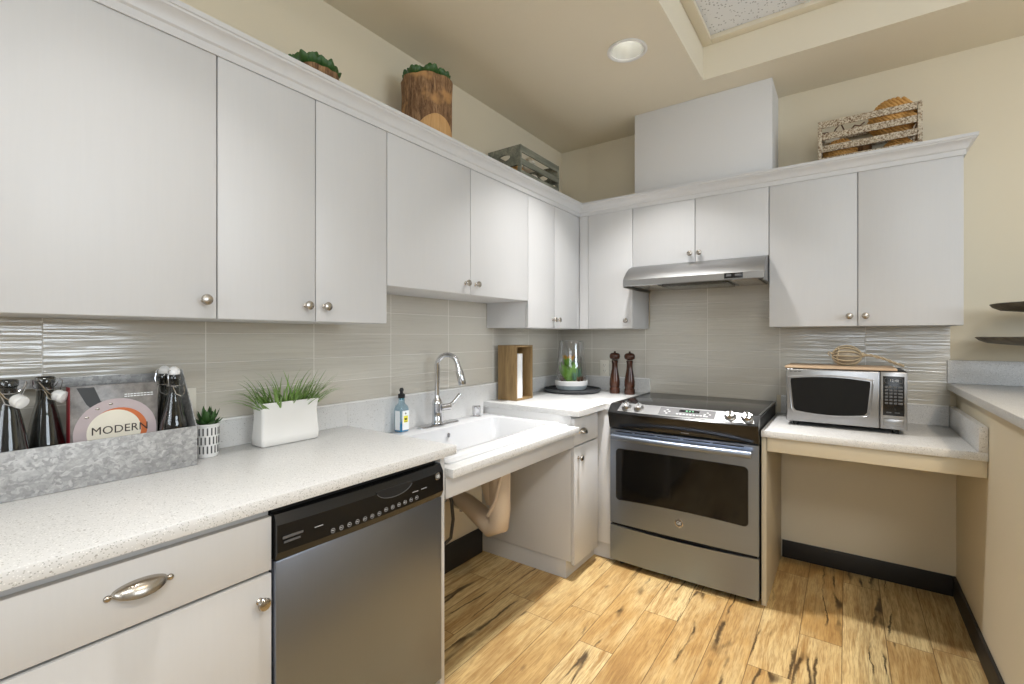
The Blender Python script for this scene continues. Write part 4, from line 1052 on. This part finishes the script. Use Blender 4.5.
# ------------------------------------------------------------------ slate tray, bowl, glass cover
TC = Vector((.215, -.232, ZM + .0005))
t = thing('round_tray', 'dark round slate tray in the corner of the counter', 'tray', TC)
B().lathe([(0, 0), (.178, 0), (.192, .006), (.2, .018), (.199, .026), (.195, .027), (.188, .014), (0, .012)], TC, seg=56, caps=False).build('tray_plate', 'slate', t)
BC = Vector((.205, -.225, ZM + .0135))
t = thing('succulent_terrarium', 'pale bowl of mixed succulents under a clear glass cylinder on the slate tray', 'terrarium', BC)
B().lathe([(.085, 0), (.100, .006), (.112, .030), (.113, .034)], BC, seg=48, caps=True).build('bowl', 'bowlgrey', t)
B().lathe([(.1131, .0342), (.116, .058), (.1165, .064), (.1125, .066), (.110, .060), (0, .056)], BC, seg=48, caps=True).build('bowl_rim', 'ceramic_m', t)
B().lathe([(.106, .058), (.106, .10), (.098, .20), (.086, .33), (.083, .345), (.0815, .345), (.0845, .33), (.0965, .20), (.1045, .10), (.1045, .058)], BC, seg=48, caps=False).build('glass_cover', 'glass', t, ang=70)
b = B(); random.seed(5)
for k, (dx, dy, L, el) in enumerate(((-.02, -.01, .115, 1.15), (.0, .02, .11, 1.25), (-.035, .0, .10, 1.0), (.02, -.02, .10, 1.2), (-.01, -.03, .10, 1.05), (-.03, .02, .10, 1.2))):
    leaf(b, BC + Vector((-.005 + dx * .6, dy * .6, .06)), math.atan2(dy, dx) + .2, el - .15, L + .03, .072, .3, .45, .3)
b.build('leaves', 'leaf_l', t)
b = B()
for k in range(7):
    a = 2 * PI * k / 7; leaf(b, BC + Vector((-.018 + .008 * math.cos(a), -.005 + .008 * math.sin(a), .195)), a, .75, .060, .036, .35, .4, .3)
b.build('flower_head', 'leaf_y', t)
b = B().cyl(BC + Vector((-.018, -.005, .056)), BC + Vector((-.018, -.005, .20)), .006)
for k in range(6): a = PI * 2 * k / 6; leaf(b, BC + Vector((-.018, -.005, .115 + .012 * k)), a, .8, .070, .044, .3, .4, .3)
b.build('stem', 'leaf_l', t)
b = B()
for c, n, L, W in (((.05, .015), 9, .085, .016), ((.045, -.04), 8, .075, .014)):
    for k in range(n): a = 2 * PI * k / n + c[0] * 9; leaf(b, BC + Vector((c[0], c[1], .057)), a, 1.05 + .25 * (k % 3) / 2, L + .02 * (k % 2), W, .35, .3, .05)
b.build('aloe_leaves', 'leaf_b', t)
b = B()
for c in ((-.06, -.045), (.07, .045), (.075, -.02)):
    for k in range(7): a = 2 * PI * k / 7; leaf(b, BC + Vector((c[0] * .9, c[1] * .9, .056)), a, .9 + .2 * (k % 2), .05, .016, .4, .3, .05)
b.build('dark_rosettes', 'leaf_r', t)
b = B(); random.seed(2)
for k in range(5): b.ball(BC + Vector((.02 + .018 * k * .5, -.075 + .01 * k, .060)), .012, 10, (1.4, 1, .5))
b.build('pebbles', 'cream', t)

# ------------------------------------------------------------------ things on top of the cabinets
ZTOP = 2.1185
def log_pot(c, r, h, label, seed, n_ro, spread):
    random.seed(seed); C = Vector(c); t = thing('log_planter', label, 'planter', C, 'bark planters on the cabinets')
    b = B(); seg = 56; rows = []; hs_ = [0, .08, .2, .35, .5, .65, .8, .92, 1.0]
    for s in hs_:
        row = []
        for i in range(seg):
            a = 2 * PI * i / seg; nn = noise.noise(Vector((math.cos(a) * 3 + seed, math.sin(a) * 3, s * h * 9)))
            kk = .93 + .07 * s + .05 * nn + .015 * math.sin(a * 9 + s * 4)
            row.append(b.bm.verts.new(C + Vector((r * kk * math.cos(a), r * kk * math.sin(a), s * h + (.006 * nn if s == 1 else 0)))))
        rows.append(row)
    for A, D in zip(rows, rows[1:]):
        for i in range(seg): b.bm.faces.new((A[i], A[(i + 1) % seg], D[(i + 1) % seg], D[i]))
    b.bm.faces.new(rows[0][::-1]); inner = [b.bm.verts.new(Vector(((v.co.x - C.x) * .82 + C.x, (v.co.y - C.y) * .82 + C.y, v.co.z))) for v in rows[-1]]
    for i in range(seg): b.bm.faces.new((rows[-1][i], rows[-1][(i + 1) % seg], inner[(i + 1) % seg], inner[i]))
    deep = [b.bm.verts.new(v.co - Vector((0, 0, .03))) for v in inner]
    for i in range(seg): b.bm.faces.new((inner[i], inner[(i + 1) % seg], deep[(i + 1) % seg], deep[i]))
    b.bm.faces.new(deep); b.build('pot', 'bark', t, ang=60)
    # smooth bare patches where the bark is cut away
    b = B(); bands = [(.0, .50, -.35)] if h > .3 else [(.0, .30, .9)]
    n = 26
    for z_lo, z_hi, a_c in bands:
        rr = []
        for i in range(n + 1):
            a = a_c - 1.15 + 2.3 * i / n; k = max(0, math.sin(PI * i / n)) ** .5; rr.append([b.bm.verts.new(C + Vector((r * 1.0 * math.cos(a) * f, r * 1.0 * math.sin(a) * f, z))) for f, z in ((.90, z_lo * h + .001), (1.0, z_lo * h + .004), (1.005, (z_lo + (z_hi - z_lo) * k) * h), (.95, (z_lo + (z_hi - z_lo) * k) * h + .006))])
        for A, D in zip(rr, rr[1:]):
            for k in range(3): b.bm.faces.new((A[k], A[k + 1], D[k + 1], D[k]))
    b.build('cut_face', 'cutwood', t)
    b = B().lathe([(r * .80, 0), (r * .78, .004), (0, .010)], C + Vector((0, 0, h - .026)), seg=24); b.build('soil', 'soil', t)
    b = B()
    for k in range(n_ro):
        a = 2 * PI * k / n_ro + .3; q = C + Vector((math.cos(a) * r * spread, math.sin(a) * r * spread, h + .004))
        for ring, (m_, el, L) in enumerate(((7, .25, .050), (6, .7, .046), (4, 1.15, .036))):
            for j in range(m_): leaf(b, q, 2 * PI * (j + ring * .5) / m_ + k, el + .15, L * random.uniform(.95, 1.3), .046, .45, .6, .42, 6)
    b.build('foliage', 'leaf_d', t); return t
log_pot((.180, -2.188, ZTOP), .090, .142, 'low bark planter of dark green succulents on the cabinets, mostly hidden by the crown', 4, 6, .56)
log_pot((.172, -1.600, ZTOP), .120, .368, 'tall bark log planter with dark green succulents on top of the cabinets', 9, 7, .62)

def twisted_ball(c, r, mat, name, parent=None, **kw):
    c = Vector(c); b = B(); rr = r * .085; n = 15
    b.ball(c, r * .985, 28)
    for k in range(n):
        z = -r * .99 + (2 * r * .99) * (k + .5) / n; q = math.sqrt(max(0, r * r - z * z)) * .96
        b.tube([c + Matrix.Rotation(.85, 3, 'Y') @ Matrix.Rotation(.3, 3, 'X') @ Vector((q * math.cos(a), q * math.sin(a), z)) for a in [2 * PI * i / 36 for i in range(36)]], [rr * (1 + .18 * math.sin(i * 1.9 + k)) for i in range(36)], 8, closed=True)
    return b.build(name, mat, parent, ang=60, **kw)
# right crate
t = thing('slatted_crate', 'distressed whitewashed slatted crate on the right-hand cabinets', 'crate', (1.88, -.16, ZTOP))
KX0, KX1, KY0, KY1, KZ1 = 1.672, 2.088, -.255, -.020, 2.412
for x in (KX0, KX1 - .018):
    for y in (KY0, KY1 - .018): B().box(x, x + .018, y, y + .018, ZTOP + .0008, KZ1, .001).build('corner_post', 'distress', t)
zs_ = [2.378, 2.315, 2.252, 2.190, 2.128]
for k, z in enumerate(zs_):
    hh = .033
    B().box(KX0 + .0185, KX1 - .0185, KY0 + .002, KY0 + .011, z, z + hh, .001).build('slat', 'distress', t)
    B().box(KX0 + .0185, KX1 - .0185, KY1 - .011, KY1 - .002, z, z + hh, .001).build('slat', 'distress', t)
    for x0 in (KX0 + .004, KX1 - .013): B().box(x0, x0 + .009, KY0 + .0185, KY1 - .0185, z, z + hh, .001).build('end_slat', 'distress', t)
B().box(KX0 + .014, KX1 - .014, KY0 + .012, KY1 - .012, ZTOP + .001, ZTOP + .009).build('bottom_board', 'distress', t)
RB = ZTOP + .010
twisted_ball((1.985, -.137, RB + .262), .096, 'rope', 'rope_ball', label='big tan rope ball piled highest in the whitewashed crate', cat='rope ball', group='rope balls in the whitewashed crate')
twisted_ball((1.765, -.137, RB + .132), .075, 'rope', 'rope_ball', label='smaller tan rope ball low at the left inside the whitewashed crate', cat='rope ball', group='rope balls in the whitewashed crate')
twisted_ball((2.005, -.137, RB + .0835), .0735, 'rope', 'rope_ball', label='tan rope ball at the bottom of the whitewashed crate under the big one', cat='rope ball', group='rope balls in the whitewashed crate')
twisted_ball((1.745, -.130, RB + .0285), .0265, 'rope', 'rope_ball', label='tiny rope ball at the very bottom left of the whitewashed crate', cat='rope ball', group='rope balls in the whitewashed crate')
twisted_ball((1.880, -.095, RB + .060), .058, 'leaf_r', 'twine_ball', label='dark brown twine ball at the bottom middle of the whitewashed crate', cat='twine ball')
twisted_ball((1.868, -.085, RB + .156), .034, 'bark', 'twine_ball', label='dark bark-like ball showing through the middle slats of the whitewashed crate', cat='twine ball')
b = B(); b.tube([(1.69 + .02 * i, -.13 + .05 * math.sin(i * 1.3), 2.395 + .018 * math.sin(i * 2.1)) for i in range(10)], .0035, 6)
b.build('dried_vine', 'leaf_r', label='thin dark dried vine trailing over the whitewashed crate', cat='dried vine')
b = B(); b.box(1.70, 1.765, -.15, -.10, 2.33, 2.375, .008).build('shell', 'cream', label='pale shell lying at the upper left of the whitewashed crate', cat='shell')
# left crate
t = thing('grey_crate', 'weathered grey wooden crate with handle hole on the cabinets near the corner', 'crate', (.15, -.73, ZTOP))
GX0, GX1, GY0, GY1, GZ1 = .030, .268, -.955, -.510, 2.400
def end_board(y0, y1):
    b = B(); n = 24; cx_ = (GX0 + GX1) / 2; cz_ = GZ1 - .058; zl = GZ1 - .115
    inn = [(cx_ + .045 * math.cos(2 * PI * i / n), cz_ + .019 * math.sin(2 * PI * i / n)) for i in range(n)]
    out = []
    ca = math.atan2(.0575, (GX1 - GX0) / 2)
    for i in range(n):
        a = 2 * PI * i / n
        for c_ in (ca, PI - ca, PI + ca, 2 * PI - ca):
            if abs(a - c_) <= PI / n + 1e-6: a = c_
        k = 1 / max(abs(math.cos(a)) / ((GX1 - GX0) / 2), abs(math.sin(a)) / .0575); out.append((cx_ + k * math.cos(a), (GZ1 + zl) / 2 + k * math.sin(a)))
    V = [[b.bm.verts.new((x, y, z)) for x, z in P] for P in (out, inn) for y in (y0, y1)]
    o0, o1, i0, i1 = V
    for i in range(n):
        j = (i + 1) % n
        for q in ((o0[i], o0[j], i0[j], i0[i]), (o1[i], o1[j], i1[j], i1[i]), (o0[i], o0[j], o1[j], o1[i]), (i0[i], i0[j], i1[j], i1[i])): b.bm.faces.new(q)
    b.box(GX0, GX1, y0, y1, GZ1 - .24, GZ1 - .178).box(GX0, GX0 + .022, y0 + .0002, y1 - .0002, ZTOP + .001, GZ1 - .113).box(GX1 - .022, GX1, y0 + .0002, y1 - .0002, ZTOP + .001, GZ1 - .113)
    b.build('end_board', 'greywood', t)
end_board(GY0, GY0 + .012); end_board(GY1 - .012, GY1)
for z, hh in ((GZ1 - .040, .040), (GZ1 - .110, .034), (GZ1 - .178, .034), (GZ1 - .25, .04)):
    for x in (GX0 + .001, GX1 - .010): B().box(x, x + .009, GY0 + .0125, GY1 - .0125, z, z + hh, .001).build('slat', 'greywood', t)
B().box(GX0 + .011, GX1 - .011, GY0 + .0125, GY1 - .0125, ZTOP + .001, ZTOP + .009).build('bottom_board', 'greywood', t)
twisted_ball((.135, -.850, RB + .150), .070, 'rope', 'rope_ball', label='tan rope ball showing through the near end of the grey crate', cat='rope ball')
twisted_ball((.135, -.850, RB + .040), .0395, 'rope', 'rope_ball', label='small tan rope ball at the bottom of the grey crate', cat='rope ball')
b = B(); random.seed(8)
def shell(c, label):
    b = B(); n = 60; pts = []; rad = []
    for i in range(n): s = i / n; a = s * 6 * PI; r_ = .028 * (1 - s * .85); pts.append(Vector(c) + Vector((r_ * math.cos(a), -.04 + .09 * s, r_ * math.sin(a)))); rad.append(.022 * (1 - s * .9))
    b.tube(pts, rad, 8); b.build('seashell', 'cream', label=label, cat='seashell', group='seashells in the grey crate')
shell((.20, -.740, RB + .215), 'cream spiral seashell in the grey crate, higher of the two')
shell((.20, -.700, RB + .125), 'cream spiral seashell in the grey crate, lower of the two')
b = B(); b.tube([(.15, -.600, RB + .048), (.15, -.590, RB + .12), (.14, -.585, RB + .18), (.13, -.575, RB + .21)], [.046, .046, .036, .018], 12).build('driftwood', 'darkwood', label='dark driftwood chunk in the middle of the grey crate', cat='driftwood')

# ------------------------------------------------------------------ tiered stand on the ledge
SC = Vector((2.545, -.300, 1.0605))
t = thing('tiered_stand', 'dark wooden two-tier serving stand on the high ledge, cut by the right photo edge', 'serving stand', SC)
B().lathe([(.100, 0), (.105, .006), (.10, .014), (.03, .020), (.018, .03)], SC, seg=40).build('base', 'darkwood', t)
B().cyl(SC + Vector((0, 0, .028)), SC + Vector((0, 0, .44)), .011, .009, 20).build('post', 'darkwood', t)
def dish(z, r): B().lathe([(0, -.012), (r * .55, -.012), (r * .86, -.003), (r * .96, .010), (r, .022), (r * .985, .025), (r * .94, .018), (r * .85, .008), (r * .5, .0), (0, .0)], SC + Vector((0, 0, z)), seg=56, caps=False).build('plate', 'darkwood', t)
dish(.207, .284); dish(.350, .238)
B().ball(SC + Vector((0, 0, .45)), .02, 16).build('finial', 'darkwood', t)

# ------------------------------------------------------------------ lamps and light
def can_light(cx, cy, z, label):
    t = thing('recessed_light', label, 'ceiling light', (cx, cy, z))
    B().lathe([(.080, -.001), (.095, -.001), (.097, -.006), (.088, -.009), (.078, -.004), (.0775, .0)], (cx, cy, z), seg=48, caps=False).build('trim_ring', 'window_frame', t)
    B().lathe([(.0775, -.001), (.070, .05), (.055, .10), (.050, .115)], (cx, cy, z), seg=48, caps=False).build('reflector', plain('satin_reflector', rgb(225, 225, 220), .25, .6, .02), t)
    B().lathe([(0, .1), (.03, .1), (.045, .107), (.049, .114), (0, .114)], (cx, cy, z), seg=32, caps=False).build('lamp_face', 'lamp', t)
can_light(.912, -.968, H, 'round recessed ceiling light shining near the white vent chase')
def area(name, loc, rot, size, power, col, shape='DISK', sy=None, spread=None):
    l = bpy.data.lights.new(name, 'AREA'); l.shape = shape; l.size = size; l.energy = power; l.color = col
    if sy: l.size_y = sy
    if spread: l.spread = spread
    o = bpy.data.objects.new(name, l); COL.objects.link(o); o.location = loc; o.rotation_euler = rot; return o
area('can_lamp', (.912, -.968, H - .012), (0, 0, 0), .13, 15, (1, .985, .97), spread=R(96))
area('can_lamp', (.912, -.968, H - .020), (0, 0, 0), .10, 8, (1, .985, .97), spread=R(64))
area('can_lamp', (.912, -2.75, H - .012), (0, 0, 0), .13, 4.5, (1, .985, .97), spread=R(84))
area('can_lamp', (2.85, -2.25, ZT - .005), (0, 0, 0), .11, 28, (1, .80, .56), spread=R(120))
# unseen fill panel added in the raised ceiling to light upright faces
t = thing('fill_panel', 'added white fill light panel in the raised ceiling behind the camera', 'ceiling light', (2.7, -3.9, ZT))
B().box(2.38, 3.02, -4.53, -3.27, ZT + .004, ZT + .016, .002).build('frame', 'window_frame', t)
B().box(2.42, 2.98, -4.49, -3.31, ZT, ZT + .0035).build('diffuser', 'lamp', t)
area('fill_panel_lamp', (2.7, -3.9, ZT - .01), (0, 0, 0), .56, 40, (.93, .97, 1), 'RECTANGLE', 1.18)
# daylight at the right window; fill light at the added front window
area('window_daylight_fill', (5.22, (WY0 + WY1) / 2, (WZ0 + WZ1) / 2), (0, R(90), 0), WZ1 - WZ0 - .1, 68, (.82, .91, 1), 'RECTANGLE', WY1 - WY0 - .1)
area('window_daylight_fill', ((VX0 + VX1) / 2, -6.02, (VZ0 + VZ1) / 2), (R(90), 0, 0), VX1 - VX0 - .1, 42, (.86, .93, 1), 'RECTANGLE', VZ1 - VZ0 - .1)
w = bpy.data.worlds.new('sky'); scene.world = w; w.use_nodes = True
bg = w.node_tree.nodes['Background']; bg.inputs[0].default_value = (.75, .87, 1, 1); bg.inputs[1].default_value = .8

# ------------------------------------------------------------------ camera
cam = bpy.data.cameras.new('camera'); co = bpy.data.objects.new('camera', cam); COL.objects.link(co)
cam.sensor_width = 36; cam.lens = 471.53 / 1024 * 36; cam.shift_y = -(342 - 336.32) / 1024; cam.clip_start = .02
co.location = (1.7941, -3.1919, 1.2945); co.rotation_euler = (R(90), 0, .6169)
scene.camera = co
scene.view_settings.view_transform = 'Standard'; scene.view_settings.look = 'None'
scene.view_settings.gamma = 1; scene.view_settings.use_curve_mapping = False; scene.view_settings.exposure = -.22
